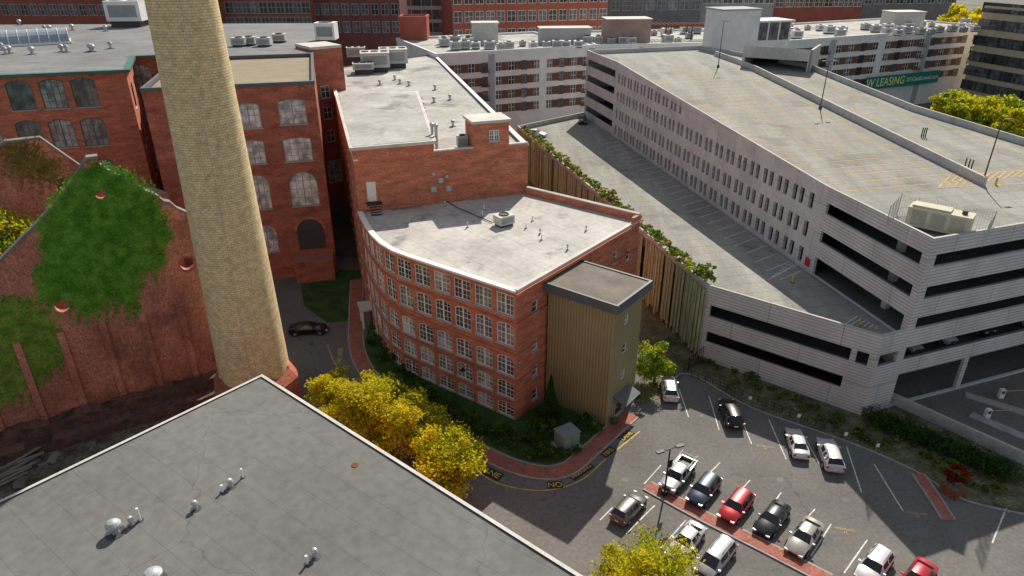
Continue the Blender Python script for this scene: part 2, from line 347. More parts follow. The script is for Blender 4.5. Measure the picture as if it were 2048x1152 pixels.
def textobj(body,size,mat,name,parent=None,Mx=None,local=False):
    cu=bpy.data.curves.new(name,'FONT'); cu.body=body; cu.size=size; cu.align_x='CENTER'; cu.align_y='CENTER'; cu.offset=.012*size
    to=bpy.data.objects.new('t',cu); C.objects.link(to); bpy.context.view_layer.update()
    me=bpy.data.meshes.new_from_object(to.evaluated_get(bpy.context.evaluated_depsgraph_get())); bpy.data.objects.remove(to)
    me.materials.clear(); me.materials.append(mat); return put(name,me,parent,Mx,local)
# ------------------------------------------------------------------ world, light, camera
w=bpy.data.worlds.new('World'); bpy.context.scene.world=w; w.use_nodes=True
sk=w.node_tree.nodes.new('ShaderNodeTexSky'); sk.sky_type='NISHITA'; sk.sun_disc=False; sk.sun_elevation=math.radians(42.8); sk.sun_rotation=math.radians(17.3)
hs=w.node_tree.nodes.new('ShaderNodeHueSaturation'); hs.inputs['Saturation'].default_value=.5; hs.inputs['Value'].default_value=1.0
bg=w.node_tree.nodes['Background']; bg.inputs[1].default_value=.105; w.node_tree.links.new(sk.outputs[0],hs.inputs['Color']); w.node_tree.links.new(hs.outputs[0],bg.inputs[0])
sl=bpy.data.lights.new('sun','SUN'); sl.energy=5; sl.angle=math.radians(.5); sl.color=(1,.92,.80)
so=bpy.data.objects.new('sun',sl); C.objects.link(so); so.rotation_mode='QUATERNION'; so.rotation_quaternion=Vector((.36,1.03,1)).to_track_quat('Z','Y'); so.location=(0,0,100)
cam=bpy.data.cameras.new('camera'); cam.lens=24; cam.sensor_width=36; cam.clip_end=5000; co=bpy.data.objects.new('camera',cam); C.objects.link(co); co.location=(0,0,H); co.rotation_euler=(math.radians(90)-TH,0,0)
bpy.context.scene.camera=co; bpy.context.scene.view_settings.view_transform='Standard'
# ------------------------------------------------------------------ ground
def sheet(name,pts,z,mat,parent=None,thick=0):
    mb=MB()
    if thick: mb.prism(pts,z-thick,z,0)
    else: mb.poly([(p[0],p[1],z) for p in ccw(pts)])
    return mb.build(name,[mat],parent)
struct(sheet('ground',[(-1500,-300),(1500,-300),(1500,3000),(-1500,3000)],0,groundm))
lot=struct(sheet('parking_lot',[(-70,25),(110,25),(110,118),(-70,118)],.004,asph))
def px(l,z=0): return [P(a,b,z) for a,b in l]
struct(sheet('lawn',px([(598,540),(722,540),(724,640),(655,645),(608,612)]),.06,grassm,thick=.05))
struct(sheet('lawn',px([(742,640),(728,690),(742,740),(790,790),(862,825),(950,878),(1030,915),(1095,930),(1135,920),(1180,880),(1215,850),(1130,790),(1035,830),(800,640)]),.06,grassm,thick=.05))
struct(sheet('verge',px([(1285,600),(1420,690),(1740,832),(1765,800),(2120,965),(2120,1040),(1935,1000),(1830,940),(1700,883),(1500,812),(1372,745),(1325,795),(1280,810)]),.06,scrub,thick=.05))
struct(sheet('dirt_yard',px([(-300,760),(440,760),(560,830),(300,1100),(-300,1100)]),.05,dirt,thick=.04))
kc=catmull(px([(1325,797),(1372,747),(1500,815),(1700,886),(1830,943),(1935,1003),(2120,1043)]),5); mb=MB(); mb.ribbon(kc,.2,0,.14); struct(mb.build('kerb',[kerbm]))
swc=catmull(px([(714,560),(712,620),(712,680),(722,722),(755,772),(805,815),(870,848),(940,892),(1020,930),(1085,946),(1135,938),(1180,902),(1222,864),(1262,828)]),6)
mb=MB(); mb.ribbon(swc,2.3,0,.12); struct(mb.build('kerb',[kerbm]))
mb=MB(); mb.ribbon(swc,1.9,.1,.135); struct(mb.build('sidewalk',[sidem]))
mb=MB(); mb.ribbon(catmull(px([(655,690),(672,730),(720,790)]),5),.14,.004,.012)
mb.build('yellow_line',[yell],lot); mb=MB()
mb.ribbon(catmull(px([(936,928),(990,964),(1060,980),(1120,976),(1170,955),(1215,915),(1280,862)]),6),.16,.004,.009); mb.build('yellow_line',[yell],lot)
def groundtext(s,pxx,pyy,dx,dy,size,mat=yell,pw=None,z=.02):
    a=P(pxx,pyy); b=P(pxx+dx,pyy+dy); ang=math.atan2(b.y-a.y,b.x-a.x)
    R_=Matrix.Rotation(ang,4,'Z')
    if pw:
        m_=MB(); m_.box((0,0,0),(pw[0],pw[1],.004)); m_.build('sealed_patch',[patch],lot,Matrix.Translation((a.x,a.y,.012))@R_)
    textobj(s,size,mat,'painted_lettering',lot,Matrix.Translation((a.x,a.y,z))@R_)
groundtext('LANE',979,944,10,5,1.15,yell,(3.3,1.35))
groundtext('NO',1110,970,10,-.5,1.0,yell,(1.7,1.1))
groundtext('PARKING',1163,943,10,-7,.72,yell,(3.4,1.05))
groundtext('FIRE',1217,904,10,-8,.82,yell,(2.0,1.05))
groundtext('LANE',1253,872,10,-8,.82,yell,(2.2,1.05))
groundtext('FIRE LANE',680,712,1,-10,.95,yell)
wl=[(1358,778,1377,834),(1418,792,1438,860),(1484,840,1503,888),(1538,840,1572,918),(1608,872,1640,930),(1693,893,1723,985),(1748,928,1806,1022),(2014,1012,1984,1086),
 (1322,930,1288,968),(1200,1040,1225,1015),(1309,1011,1252,1068),(1372,1040,1318,1100),(1662,1048,1622,1112),(1734,1080,1688,1146),(1562,985,1530,1030),(1500,960,1462,1002),(1440,925,1400,965),(1630,1018,1590,1062)]
for a in wl:
    mb=MB(); mb.ribbon([P(a[0],a[1]),P(a[2],a[3])],.13,.004,.012); mb.build('parking_line',[whitel],lot)
for (a,b,t) in ((1285,1075,'RESERVED\n8'),(1350,820,'36'),(1402,832,'35'),(1530,895,'RESERVED\n33'),(1690,1062,'RESERVED\n11'),(1835,1030,'RESERVED\n31'),(1775,1100,'10')):
    groundtext(t,a,b,10,1.5,.42,yell2)
def island(name,p,wd):
    c=catmull(px(p),5); mb=MB(); mb.ribbon(c,wd,0,.15); o=struct(mb.build(name,[kerbm])); mb=MB(); mb.ribbon(c,wd-.4,.12,.165); mb.build('paving',[sidem],o)
island('traffic_island',[(1294,972),(1400,1030),(1520,1090),(1660,1162)],1.7)
island('traffic_island',[(1836,950),(1864,990),(1896,1040)],1.5)
for i,(a,b) in enumerate(((622,688),(1250,960),(1560,960),(1690,1000))):
    q=P(a,b); mb=MB(); mb.lathe((q.x,q.y,.004),[(.38,0),(.38,.012)],18); tag(mb.build('manhole_cover',[darkm]),['round manhole cover in the lane near the black sedan','manhole cover in front of the grey hatchback','manhole cover in the aisle above the black sedan row','manhole cover in the open right part of the lot'][i],'manhole')
# ------------------------------------------------------------------ near grey roof building
Cn=P(522,757,14); dR=P(1140,1150,14)-Cn; dL=P(0,1010,14)-Cn
pn=[Cn,Cn+dR*1.9,Cn+dR*1.9+dL*1.9,Cn+dL*1.9]
r0=thing('flat_roofed_building','low building with large grey membrane roof in the near left foreground','building',Cn.xy.to_3d())
mb=MB(); mb.prism(pn,0,13.6); mb.build('wall',[brick],r0)
mb=MB(); mb.prism(offs(ccw(pn),-.25,True),13.6,13.98); mb.build('roof',[roofn],r0)
mb=MB(); mb.ribbon(ccw(pn),.3,13.45,14.12,0,1,closed=True,side=-.28); mb.build('roof_edge_trim',[M('purple_fascia',(.12,.07,.12)),cream],r0)
def vent(px_,py_,z,r=.25,h=.9,kind='cap',lab='',grp=None):
    t=thing('roof_vent',lab,'vent',P(px_,py_,z),0,grp)
    mb=MB(); mb.lathe((0,0,0),[(r*.7,0),(r*.7,h*.6)],12); mb.build('pipe',[galv if kind!='white' else white],t,local=True)
    mb=MB()
    if kind=='mush': mb.lathe((0,0,0),[(r*1.1,h*.45),(r*1.5,h*.62),(r*1.5,h*.8),(r,h*.98),(r*.3,h*1.05)],16)
    elif kind=='white': mb.lathe((0,0,0),[(r*.75,h*.6),(r*.75,h)],12)
    else: mb.lathe((0,0,0),[(r,h*.6),(r*1.3,h*.75),(r*.8,h),(r*.2,h*1.05)],12)
    mb.build('cap',[white if kind=='white' else galv],t,local=True)
    mb=MB(); mb.lathe((0,0,0),[(r*2.0,0),(r*2.0,.03),(r*.72,.05)],12); mb.build('flashing',[darkm],t,local=True)
    return t
for a in ((232,1066,.36,1.15,'mush','large white mushroom roof vent on the near grey roof'),(264,1050,.18,.8,'cap','small capped vent beside the large mushroom vent, between it and a white pipe'),(281,1041,.13,1.2,'white','white plastic pipe right of the large mushroom vent'),
  (392,1018,.2,.8,'cap','single short capped vent standing alone on the near grey roof'),(446,984,.13,.7,'white','short white pipe beside a capped vent near the middle of the near roof'),(462,974,.2,.8,'cap','capped vent right of a short white pipe on the near roof'),(486,955,.11,.9,'white','thin white pipe at the top of the row of roof vents'),
  (615,1128,.13,.8,'white','white pipe beside a silver vent at the bottom of the near roof'),(631,1114,.19,.8,'cap','silver capped vent beside a white pipe at the bottom of the near roof'),(310,1163,.42,1.0,'mush','white dome vent cut by the bottom edge of the picture')):
    vent(a[0],a[1],13.98,a[2],a[3],a[4],a[5])
p=P(710,930,14); mb=MB(); mb.lathe((p.x,p.y,13.98),[(.3,0),(.3,.06),(.12,.06),(.1,.03)],12); tag(mb.build('roof_drain',[rust]),'small rusty roof drain on the near grey roof','drain')
# ------------------------------------------------------------------ chimney
cc=(-31.5,70.5,0); t=thing('chimney','tall round buff brick mill chimney rising past the top of the picture','chimney',cc)
mb=MB(); mb.lathe((0,0,0),[(4.08-.0212*(z-6),z) for z in range(6,61,3)]+[(3.3,60.5),(3.3,62),(2.4,62)],64); mb.build('shaft',[chim],t,local=True,smooth=True)
mb=MB(); mb.lathe((0,0,0),[(5.2,0),(5.2,5.0),(4.9,5.4),(4.3,6.2),(4.15,6.6)],8); mb.build('plinth',[brick_dark],t,local=True)
mb=MB(); mb.bar((1.2,-3.92,7),(1.2,-2.72,58),.018); mb.build('lightning_cable',[galv],t,local=True)
# ------------------------------------------------------------------ ivy ruin
RA=Vector((-72,55.0)); RB=Vector((-38,76))
def uvR(p): return (sof(RA,p), p[2])
dRn=(RB-RA).normalized(); nR=Vector((dRn.y,-dRn.x))
def rpt(s,z,y=0): q=RA+dRn*s+nR*y; return (q.x,q.y,z)
pk=uvR(hit(185,322,RA,RB)); rc=uvR(hit(385,432,RA,RB)); lc=uvR(hit(0,598,RA,RB)); LR=(RB-RA).length
slp=(pk[1]-lc[1])/(pk[0]-lc[0]); lc2=(0,max(4,lc[1]-lc[0]*slp))
outer=[(0,0),(LR,0),(LR,rc[1]-(LR-rc[0])*.8)]
for k in range(1,14):
    f=k/14; outer.append((LR+(pk[0]-LR)*f, outer[2][1]+(pk[1]-outer[2][1])*f+random.uniform(-.3,.3)))
outer+= [(pk[0]+.6,pk[1]+.3),(pk[0]-.5,pk[1]+.3)]
for k in range(1,14):
    f=k/14; outer.append((pk[0]+(lc2[0]-pk[0])*f, pk[1]+(lc2[1]-pk[1])*f+random.uniform(-.25,.25)))
outer.append(lc2)
def circ(c,r,n=18): return [(c[0]+r*math.cos(2*math.pi*i/n),c[1]+r*math.sin(2*math.pi*i/n)) for i in range(n)]
HC=((202,388,.6),(126,612,.8),(375,528,.8))
holes=[circ(uvR(hit(a,b,RA,RB)),r) for a,b,r in HC]
t=thing('ruined_gable_wall','roofless red brick gable wall with round openings, half covered in ivy','wall',(*RB,0))
mb=MB(); loops=[outer]+holes; allp=[q for l in loops for q in l]
tr=tessellate_polygon([[Vector((a,b,0)) for a,b in l] for l in loops])
for y,fl in ((0,False),(-.8,True)):
    k=len(mb.v); mb.v+=[rpt(a,b,y) for a,b in allp]
    for f in tr:
        a,b,c=[Vector(allp[i]) for i in f]; g=f if (b-a).cross(c-a)>0 else f[::-1]
        mb.f.append(tuple(k+i for i in (g[::-1] if fl else g))); mb.m.append(0)
for l in loops:
    for i in range(len(l)):
        a=l[i];b=l[(i+1)%len(l)]; mb.poly([rpt(*a,0),rpt(*a,-.8),rpt(*b,-.8),rpt(*b,0)])
mb.build('wall',[brick_ruin],t)
mb=MB()
for i in range(2,len(outer)-1):
    a=outer[i];b=outer[i+1]
    if abs(a[0]-b[0])<.1: continue
    mb.poly([rpt(a[0],a[1]+.2,.12),rpt(a[0],a[1]+.2,-.95),rpt(b[0],b[1]+.2,-.95),rpt(b[0],b[1]+.2,.12)]); mb.poly([rpt(a[0],a[1]-.1,.12),rpt(b[0],b[1]-.1,.12),rpt(b[0],b[1]+.2,.12),rpt(a[0],a[1]+.2,.12)][::-1])
mb.build('coping',[stoned],t)
hc=HC[2]; c=uvR(hit(hc[0],hc[1],RA,RB)); mb=MB(); n=18
for i in range(n):
    a0,a1=2*math.pi*i/n,2*math.pi*(i+1)/n
    q=lambda r,a,y:rpt(c[0]+r*math.cos(a),c[1]+r*math.sin(a),y)
    mb.poly([q(hc[2],a0,.04),q(hc[2],a1,.04),q(hc[2]+.25,a1,.04),q(hc[2]+.25,a0,.04)][::-1]); mb.poly([q(hc[2]+.25,a0,.04),q(hc[2]+.25,a1,.04),q(hc[2]+.25,a1,0),q(hc[2]+.25,a0,0)])
mb.build('brick_ring',[brick_dark],t)
for s in np.arange(3,LR-1,4.2):
    p0=rpt(s,0,0); mb=MB(); mb.box((p0[0]+nR.x*.15,p0[1]+nR.y*.15,6.5),(.7,.3,13),math.atan2(dRn.y,dRn.x)); mb.build('buttress',[brick_ruin],t)
bw=thing('ruin_back_wall','second roofless brick gable wall behind the ivy covered one, at the left edge','wall',(-70,92,0))
A2=Vector((-92,74)); B2=Vector((-52,99)); mb=MB(); L2=(B2-A2).length; d2=(B2-A2)/L2; n2=Vector((d2.y,-d2.x))
p_=hit(45,280,A2,B2); sp=sof(A2,p_); q_=hit(160,332,A2,B2)
def q2(s,z,y): v=A2+d2*s+n2*y; return (v.x,v.y,z)
prof=[(0,0),(L2,0),(L2,q_.z-6),(sof(A2,q_),q_.z),(sp+2,p_.z),(sp-2,p_.z),(sp-12,p_.z-7),(0,p_.z-12)]
mb.poly([q2(s,z,0) for s,z in prof]); mb.poly([q2(s,z,-.8) for s,z in prof][::-1])
for i in range(len(prof)):
    a=prof[i];b=prof[(i+1)%len(prof)]; mb.poly([q2(*a,0),q2(*a,-.8),q2(*b,-.8),q2(*b,0)])
mb.build('wall',[brick_ruin],bw)
mb=MB()
for i in range(2,len(prof)-1):
    a=prof[i];b=prof[i+1]; mb.poly([q2(a[0],a[1]+.15,.15),q2(a[0],a[1]+.15,-.95),q2(b[0],b[1]+.15,-.95),q2(b[0],b[1]+.15,.15)]); mb.poly([q2(a[0],a[1]-.15,.15),q2(b[0],b[1]-.15,.15),q2(b[0],b[1]+.15,.15),q2(a[0],a[1]+.15,.15)][::-1])
mb.build('coping',[stoned],bw)
# ------------------------------------------------------------------ foliage helpers
def leafmesh(name,pts,size,seed=0,flat=None):
    rng=np.random.default_rng(seed); n=len(pts); pts=np.asarray(pts,float)
    a=rng.normal(size=(n,3))
    if flat is not None: a=np.array(flat)*2.6+a*.5
    a/=np.linalg.norm(a,axis=1)[:,None]; b=rng.normal(size=(n,3)); u=np.cross(a,b); u/=np.linalg.norm(u,axis=1)[:,None]; v=np.cross(a,u)
    s=(size*rng.uniform(.6,1.3,n))[:,None]; u*=s; v*=s*.65
    vs=np.stack([pts-u,pts-v,pts+u,pts+v],1).reshape(-1,3)
    me=bpy.data.meshes.new(name); me.from_pydata(vs.tolist(),[],np.arange(4*n).reshape(n,4).tolist())
    return me
def crownmesh(name,rx,ry,rz,cz,n,size,mats,wts,seed,clumps=38):
    rng=np.random.default_rng(seed); cs=rng.normal(size=(clumps,3)); cs/=np.linalg.norm(cs,axis=1)[:,None]; cs*=rng.uniform(.25,.95,clumps)[:,None]**.7
    cs[:,2]=np.where(cs[:,2]<-.55,-.55+rng.uniform(0,.3,clumps),cs[:,2])
    idx=rng.integers(0,clumps,n); rad=rng.uniform(.16,.40,clumps)
    off=rng.normal(size=(n,3)); off/=np.linalg.norm(off,axis=1)[:,None]; off*=(rng.uniform(0,1,n)**.7)[:,None]*rad[idx][:,None]*np.array([1.2,1.2,.75])
    pts=(cs[idx]+off)*np.array([rx,ry,rz])+np.array([0,0,cz])
    me=leafmesh(name,pts,size,seed)
    for m in mats: me.materials.append(m)
    cm=rng.choice(len(mats),clumps,p=wts); mi=np.where(rng.uniform(size=n)<.45,cm[idx],rng.choice(len(mats),n,p=wts)); me.polygons.foreach_set('material_index',mi.astype(int).tolist())
    return me,cs*np.array([rx,ry,rz])+np.array([0,0,cz])
def tree(label,base,h,rx,rz,n,size,mats,wts,seed,clumps=38):
    t=thing('tree',label,'tree',base); me,cs=crownmesh('crown',rx,rx,rz,h-rz,n,size,mats,wts,seed,clumps); put('crown',me,t,None,True)
    mb=MB(); th=h-rz*1.3; mb.bar((0,0,0),(0,0,max(.5,th)),h*.022+.05,r1=h*.015+.03,n=8)
    for c in cs[:12]: mb.bar((0,0,max(.4,th)),tuple(c*.92),h*.011,r1=.02,n=5)
    mb.build('trunk',[bark],t,local=True); return t
SC={}
def shrub(label,base,r,h,mats,wts,seed,n=260,size=.13,group=None,name='shrub'):
    t=thing(name,label,'shrub',base,seed*1.3,group); key=(tuple(m.name for m in mats),n,seed%5,round(h/r,0))
    if key not in SC:
        me,cs=crownmesh('foliage',1,1,h/r*.5,h/r*.5,n,size/r,mats,wts,seed,clumps=12); mb=MB()
        for c in cs[:4]: mb.bar((0,0,0),tuple(c),.03,r1=.012,n=4)
        SC[key]=(me,mb.mesh('stem',[bark]))
    t.scale=(r,r,r); put('foliage',SC[key][0],t,None,True); put('stem',SC[key][1],t,None,True)
    return t
YM=[leaf_y,leaf_yg,leaf_g]
tree('big yellow green autumn tree beside the curving lane, topmost of the mass',P(742,885),9.4,4.9,4.0,22000,.165,YM,[.36,.5,.14],1,72)
tree('smaller yellow autumn tree beside the near roof, lower right of the tree mass',P(895,985),7.8,3.8,3.4,15000,.16,YM,[.34,.5,.16],2,58)
tree('small orange yellow tree between the lane and the near roof, leftmost of the tree mass',P(668,835),6.8,2.8,2.7,8000,.16,YM,[.47,.42,.11],3,38)
tree('yellow tree in the middle of the mass beside the sidewalk bend',P(828,920),8.2,4.0,3.5,15000,.165,YM,[.36,.5,.14],9,58)
tree('yellow green tree cut by the bottom edge beside the parking rows',P(1285,1250),7.8,5.2,3.4,17000,.15,[leaf_yg,leaf_g,leaf_y],[.68,.24,.08],4,56)
tree('green tree behind the olive tower beside the garage screen',P(1308,765),6.8,2.9,3.2,7000,.15,[leaf_g,leaf_yg],[.75,.25],5)
tree('bright green tree growing inside the ruin, upper one at the left edge',(-68,84,0),22,5,6,8500,.24,[leaf_g,leaf_yg],[.4,.6],6,46)
tree('leafy green tree inside the ruin, lower one at the left edge',(-62,72,0),17,3.4,4.5,5600,.22,[leaf_g,leaf_yg],[.45,.55],7)
for i,(a,b,s) in enumerate(((1900,215,5),(1955,212,7),(2010,222,7.5),(2045,240,5.5))):
    p=P(a,b,14); tree(['leftmost yellow green tree beyond the garage roof','tall yellow tree second from left beyond the garage roof','large bright yellow tree beyond the garage roof','yellow tree at right picture edge beyond the garage roof'][i],(p.x,p.y,0),18.5,s,s*.9,6000,.42,[leaf_yg,leaf_g,leaf_y],[.62,.26,.12],20+i)
for i,(a,Y) in enumerate(((1912,330),(1948,300),(1050,330))):
    d=ray(a,20); x=d.x/d.y*Y; d2_=ray(1024,[22,30,8][i]); zc=H+Y*d2_.z/d2_.y; tree(['small round tree above the apartment roof at upper right','yellow tree in the distance beside the beige offices','distant tree above the brick mills at top'][i],(x,Y,0),zc+3,6,6,1600,.9,[leaf_yg,leaf_y],[.6,.4],30+i)
t=thing('conifer','slim dark green conifer against the brick wall left of the olive tower','tree',P(1100,838))
rng=np.random.default_rng(5); n=4600; zz=rng.uniform(0,1,n)**1.3; rr=(1-zz)*1.3*rng.uniform(.6,1.05,n); aa=rng.uniform(0,6.28,n)
me=leafmesh('crown',np.stack([rr*np.cos(aa),rr*np.sin(aa),.3+zz*6.2],1),.12,5); me.materials.append(leaf_d); put('crown',me,t,None,True)
mb=MB(); mb.bar((0,0,0),(0,0,4),.1,r1=.03); mb.build('trunk',[bark],t,local=True)
bs_=[(770,705),(800,745),(835,770),(870,795),(905,815),(915,840),(945,842),(975,862),(1000,885),(1050,880),(1080,905),(1100,860),(1075,855),(1150,905),(1120,912),(1190,862),(750,690),(1170,850),(1015,868),(890,822),(850,800),(1180,835),
 (785,722),(818,758),(880,820),(930,850),(960,872),(990,868),(1030,895),(1060,915),(1095,915),(1065,885),(1085,872),(1150,870),(762,720),(858,812)]
for i,(a,b) in enumerate(bs_): shrub('low green bush in the bed along the curved brick building',P(a,b,.06),random.uniform(.8,1.4),random.uniform(.9,1.5),[leaf_d,leaf_g],[.7,.3],50+i,420,.13,'bushes in the bed along the brick building')
def ivy(poly,n,label,seed,A,B,off,mats=(leaf_i,),holes=(),w2=.3):
    rng=np.random.default_rng(seed); pts=[]; d=(Vector(B)-Vector(A)).normalized(); nn=Vector((d.y,-d.x))
    xs=[p[0] for p in poly]; ys=[p[1] for p in poly]
    def ins(x,y):
        c=False; j=len(poly)-1
        for i in range(len(poly)):
            if (poly[i][1]>y)!=(poly[j][1]>y) and x<(poly[j][0]-poly[i][0])*(y-poly[i][1])/(poly[j][1]-poly[i][1])+poly[i][0]: c=not c
            j=i
        return c
    while len(pts)<n:
        x=rng.uniform(min(xs)-12,max(xs)+12); y=rng.uniform(min(ys)-12,max(ys)+25)
        jx=x+4*math.sin(y*.13)+rng.normal()*9; jy=y-22*max(0,math.sin(x*.33)+math.sin(x*.77)*.6)*(1 if y>(min(ys)+max(ys))/2 else .1)+rng.normal()*9
        if not ins(jx,jy): continue
        if any((x-h[0])**2+(y-h[1])**2<h[2]**2 for h in holes): continue
        p=hit(x,y,A,B); o=off+abs(rng.normal())*.04; pts.append((p.x+nn.x*o,p.y+nn.y*o,p.z))
    me=leafmesh('ivy',pts,.16,seed,flat=(nn.x,nn.y,.7))
    for m in mats: me.materials.append(m)
    if len(mats)>1: me.polygons.foreach_set('material_index',(rng.uniform(size=len(pts))<w2).astype(int).tolist())
    return tag(put('ivy',me),label,'ivy')
ivy([(188,332),(235,340),(262,352),(300,385),(318,425),(338,462),(318,500),(322,535),(285,530),(272,560),(268,625),(235,585),(205,605),(165,625),(140,590),(95,600),(72,560),(98,500),(82,450),(112,400),(150,360)],24000,'large patch of green ivy hanging below the peak of the ruined gable',1,RA,RB,.07,mats=(leaf_i,leaf_i2),holes=((202,388,11),(126,612,14)),w2=.35)
ivy([(0,600),(50,600),(112,655),(120,710),(60,770),(0,800)],8000,'lower left patch of yellowish green ivy on the ruined gable',2,RA,RB,.07,mats=(leaf_i2,leaf_b))
ivy([(0,290),(60,285),(120,330),(140,370),(60,350),(10,330)],1500,'sparse olive ivy along the top of the back ruin wall',3,A2,B2,.1,mats=(leaf_b,leaf_g))
t=thing('stone_ledge','low weathered brick ledges running along the foot of the ruined wall','ledge',P(200,900)); lm_=M('sooty_brick',(.13,.075,.055),var=.6,sc=.6,fine=.4,wall=True,brick=(.6,.2,.03,(.17,.09,.065),(.10,.08,.07)))
sd=math.atan2(dRn.y,dRn.x)
for y0,z1,wd in ((.95,2.7,1.5),(2.6,1.3,1.7)):
    mb=MB(); q0=[rpt(4+k*2.7,0,y0+random.uniform(-.06,.06)) for k in range(14)]; mb.ribbon([q[:2] for q in q0],wd,0,lambda p:z1+.25*math.sin(p[0]*1.3)); mb.build('ledge_course',[lm_],t)
rub=M('rubble',(.22,.21,.18),var=.4); tim=M('grey_timber',(.3,.28,.24))
for i in range(34):
    a=random.uniform(5,330); b=948-(a/330)*75+random.uniform(-15,40); q=P(a,b); s=random.uniform(.3,1.1); mb=MB(); mb.box((0,0,s*.3),(s*1.5,s,s*.6),i)
    tag(mb.build('rubble_block',[rub],None,Matrix.Translation(q)@Matrix.Rotation(.3*math.sin(i),4,'X')),'loose grey block in the rubble below the ruined wall','rubble','loose blocks below the ruined wall')
for i in range(6):
    q=P(12+i*9,965-i*9,.3); mb=MB(); mb.box((0,0,0),(4.2,.3,.14),.9+.35*math.sin(i*3)); tag(mb.build('timber_plank',[tim],None,Matrix.Translation(q+Vector((0,0,.15*i)))),'weathered grey timber plank in the pile at lower left','plank','timber planks piled at lower left')
# ------------------------------------------------------------------ curved brick building
ZR=17.8
pc=[P(a,b,ZR) for a,b in ((1033,583),(956,558),(880,533),(808,509),(774,494),(749,473),(732,449),(720,424))]
cv=catmull(pc,12)
Ls=[0]
for i in range(1,len(cv)): Ls.append(Ls[-1]+(cv[i]-cv[i-1]).length)
def at(s):
    for i in range(1,len(cv)):
        if Ls[i]>=s-1e-6: f=(s-Ls[i-1])/(Ls[i]-Ls[i-1]); return cv[i-1].lerp(cv[i],f)
    return cv[-1]
NB=11; bay=[at(Ls[-1]*i/NB) for i in range(NB+1)]
Kc=bay[0]; Rc=P(1280,440,ZR).xy; T0=bay[-1]; T1=P(1055,385,ZR).xy
bb=thing('curved_brick_building','red brick mill with curved front, white windows and pale flat roof in the centre','building',(*Kc,0))
mb=MB()
rows=[(.15,1.95,.3),(2.9,2.35,.32),(6.15,2.65,.35),(10.3,3.0,.38),(14.35,2.7,.0)]
for i in range(NB):
    A=bay[i+1];B=bay[i]; L_=(B-A).length
    wins=[(L_/2,z,min(2.6,L_*.8),h,r) for z,h,r in rows]
    if i==NB-1: wins=wins[1:]
    facade(bb,mb,A,B,0,ZR-.5,wins,'pair')
A=Kc;B=Rc
sm=[pxwin(A,B,a,b,1.15,1.6) for (a,b) in ((1070,613),(1100,598),(1070,690),(1100,675),(1070,741),(1100,722),(1070,788),(1230,514),(1256,510))]
facade(bb,mb,A,B,0,ZR-.5,sm,'one')
wall(mb,Rc,T1,0,ZR+.9)
mb.build('wall',[brick],bb)
mb=MB()
ed=[tuple(p) for p in bay[::-1]]+[tuple(Rc)]
mb.ribbon(ed,.5,ZR-.5,ZR-.15,side=-.14); mb.build('cornice',[brick],bb)
for zc in (5.7,9.4,13.6):
    mb=MB(); mb.ribbon(ed,.08,zc,zc+.14,side=-.045); mb.build('string_course',[brick_dark],bb)
mb=MB(); poly=[tuple(p) for p in bay]+[tuple(T1),tuple(Rc)]; mb.prism(offs(ccw(poly),.05,True),ZR-.5,ZR-.1); mb.build('roof',[memb],bb)
mb=MB(); mb.ribbon([tuple(p) for p in bay[::-1]],.75,ZR-.15,ZR+.12,side=.05); mb.build('white_coping',[white],bb)
mb=MB(); mb.ribbon([tuple(Kc),tuple(Rc)],.5,ZR-.15,ZR+.2,side=.1); mb.build('side_coping',[cream],bb)
mb=MB(); mb.ribbon([tuple(Rc),tuple(T1)],.5,ZR-.1,ZR+.9,0,side=.26); mb.ribbon([tuple(Kc.lerp(Rc,.93)),tuple(Rc)],.45,ZR+.2,ZR+.9,0,side=.1); mb.build('parapet',[brick],bb)
mb=MB(); mb.ribbon([tuple(Rc),tuple(T1)],.7,ZR+.9,ZR+1.05,0,side=.22); mb.build('parapet_coping',[stone],bb)
UM={}
def rooftop_unit(px_,py_,z,sx,sy,sz,rot,label,group=None,fans=1,mat=None,leg=.3,key=None):
    t=thing('rooftop_unit',label,'air conditioner',P(px_,py_,z),rot,group)
    if key and key in UM: ms=UM[key]
    else:
        ms=[]
        mb=MB(); mb.box((0,0,leg+sz/2),(sx,sy,sz)); mb.box((0,0,leg+sz+.02),(sx+.1,sy+.1,.06)); ms.append(('casing',mb.mesh('casing',[mat or hvac])))
        mb=MB(); mb.box((0,0,leg/2),(sx*.85,sy*.85,leg)); ms.append(('base_frame',mb.mesh('base_frame',[darkm])))
        for k in range(fans):
            mb=MB(); x=-sx/2+sx*(k+.5)/fans; r=min(sx/fans,sy)*.4; mb.lathe((x,0,leg+sz+.04),[(r,0),(r,.16),(r*.85,.16),(r*.8,.06)],14); ms.append(('fan_guard',mb.mesh('fan_guard',[darkm])))
        mb=MB(); mb.box((0,-sy/2-.02,leg+sz*.5),(sx*.8,.04,sz*.6)); ms.append(('louver',mb.mesh('louver',[greyp])))
        if key: UM[key]=ms
    for n_,me in ms: put(n_,me,t,None,True)
    return t
rooftop_unit(1008,450,ZR-.1,2.4,1.8,1.2,.6,'beige rooftop unit standing alone on the curved building roof',mat=hvac)
for i,(a,b) in enumerate(((890,412),(965,432),(935,455),(1065,442),(1080,468),(1052,457),(1172,462),(1083,480),(1135,500),(968,420))):
    vent(a,b,ZR-.1,.12,.8,'white' if i%2 else 'cap','thin vent pipe on the curved building roof','thin vent pipes on the curved building roof')
mb=MB(); q=[P(a,b,ZR+.05) for a,b in ((886,398),(915,415),(985,445))]
for a,b in zip(q,q[1:]): mb.bar(a,b,.07)
tag(mb.build('roof_conduit',[darkm]),'dark conduit running from the brick wall to the rooftop unit','pipe')
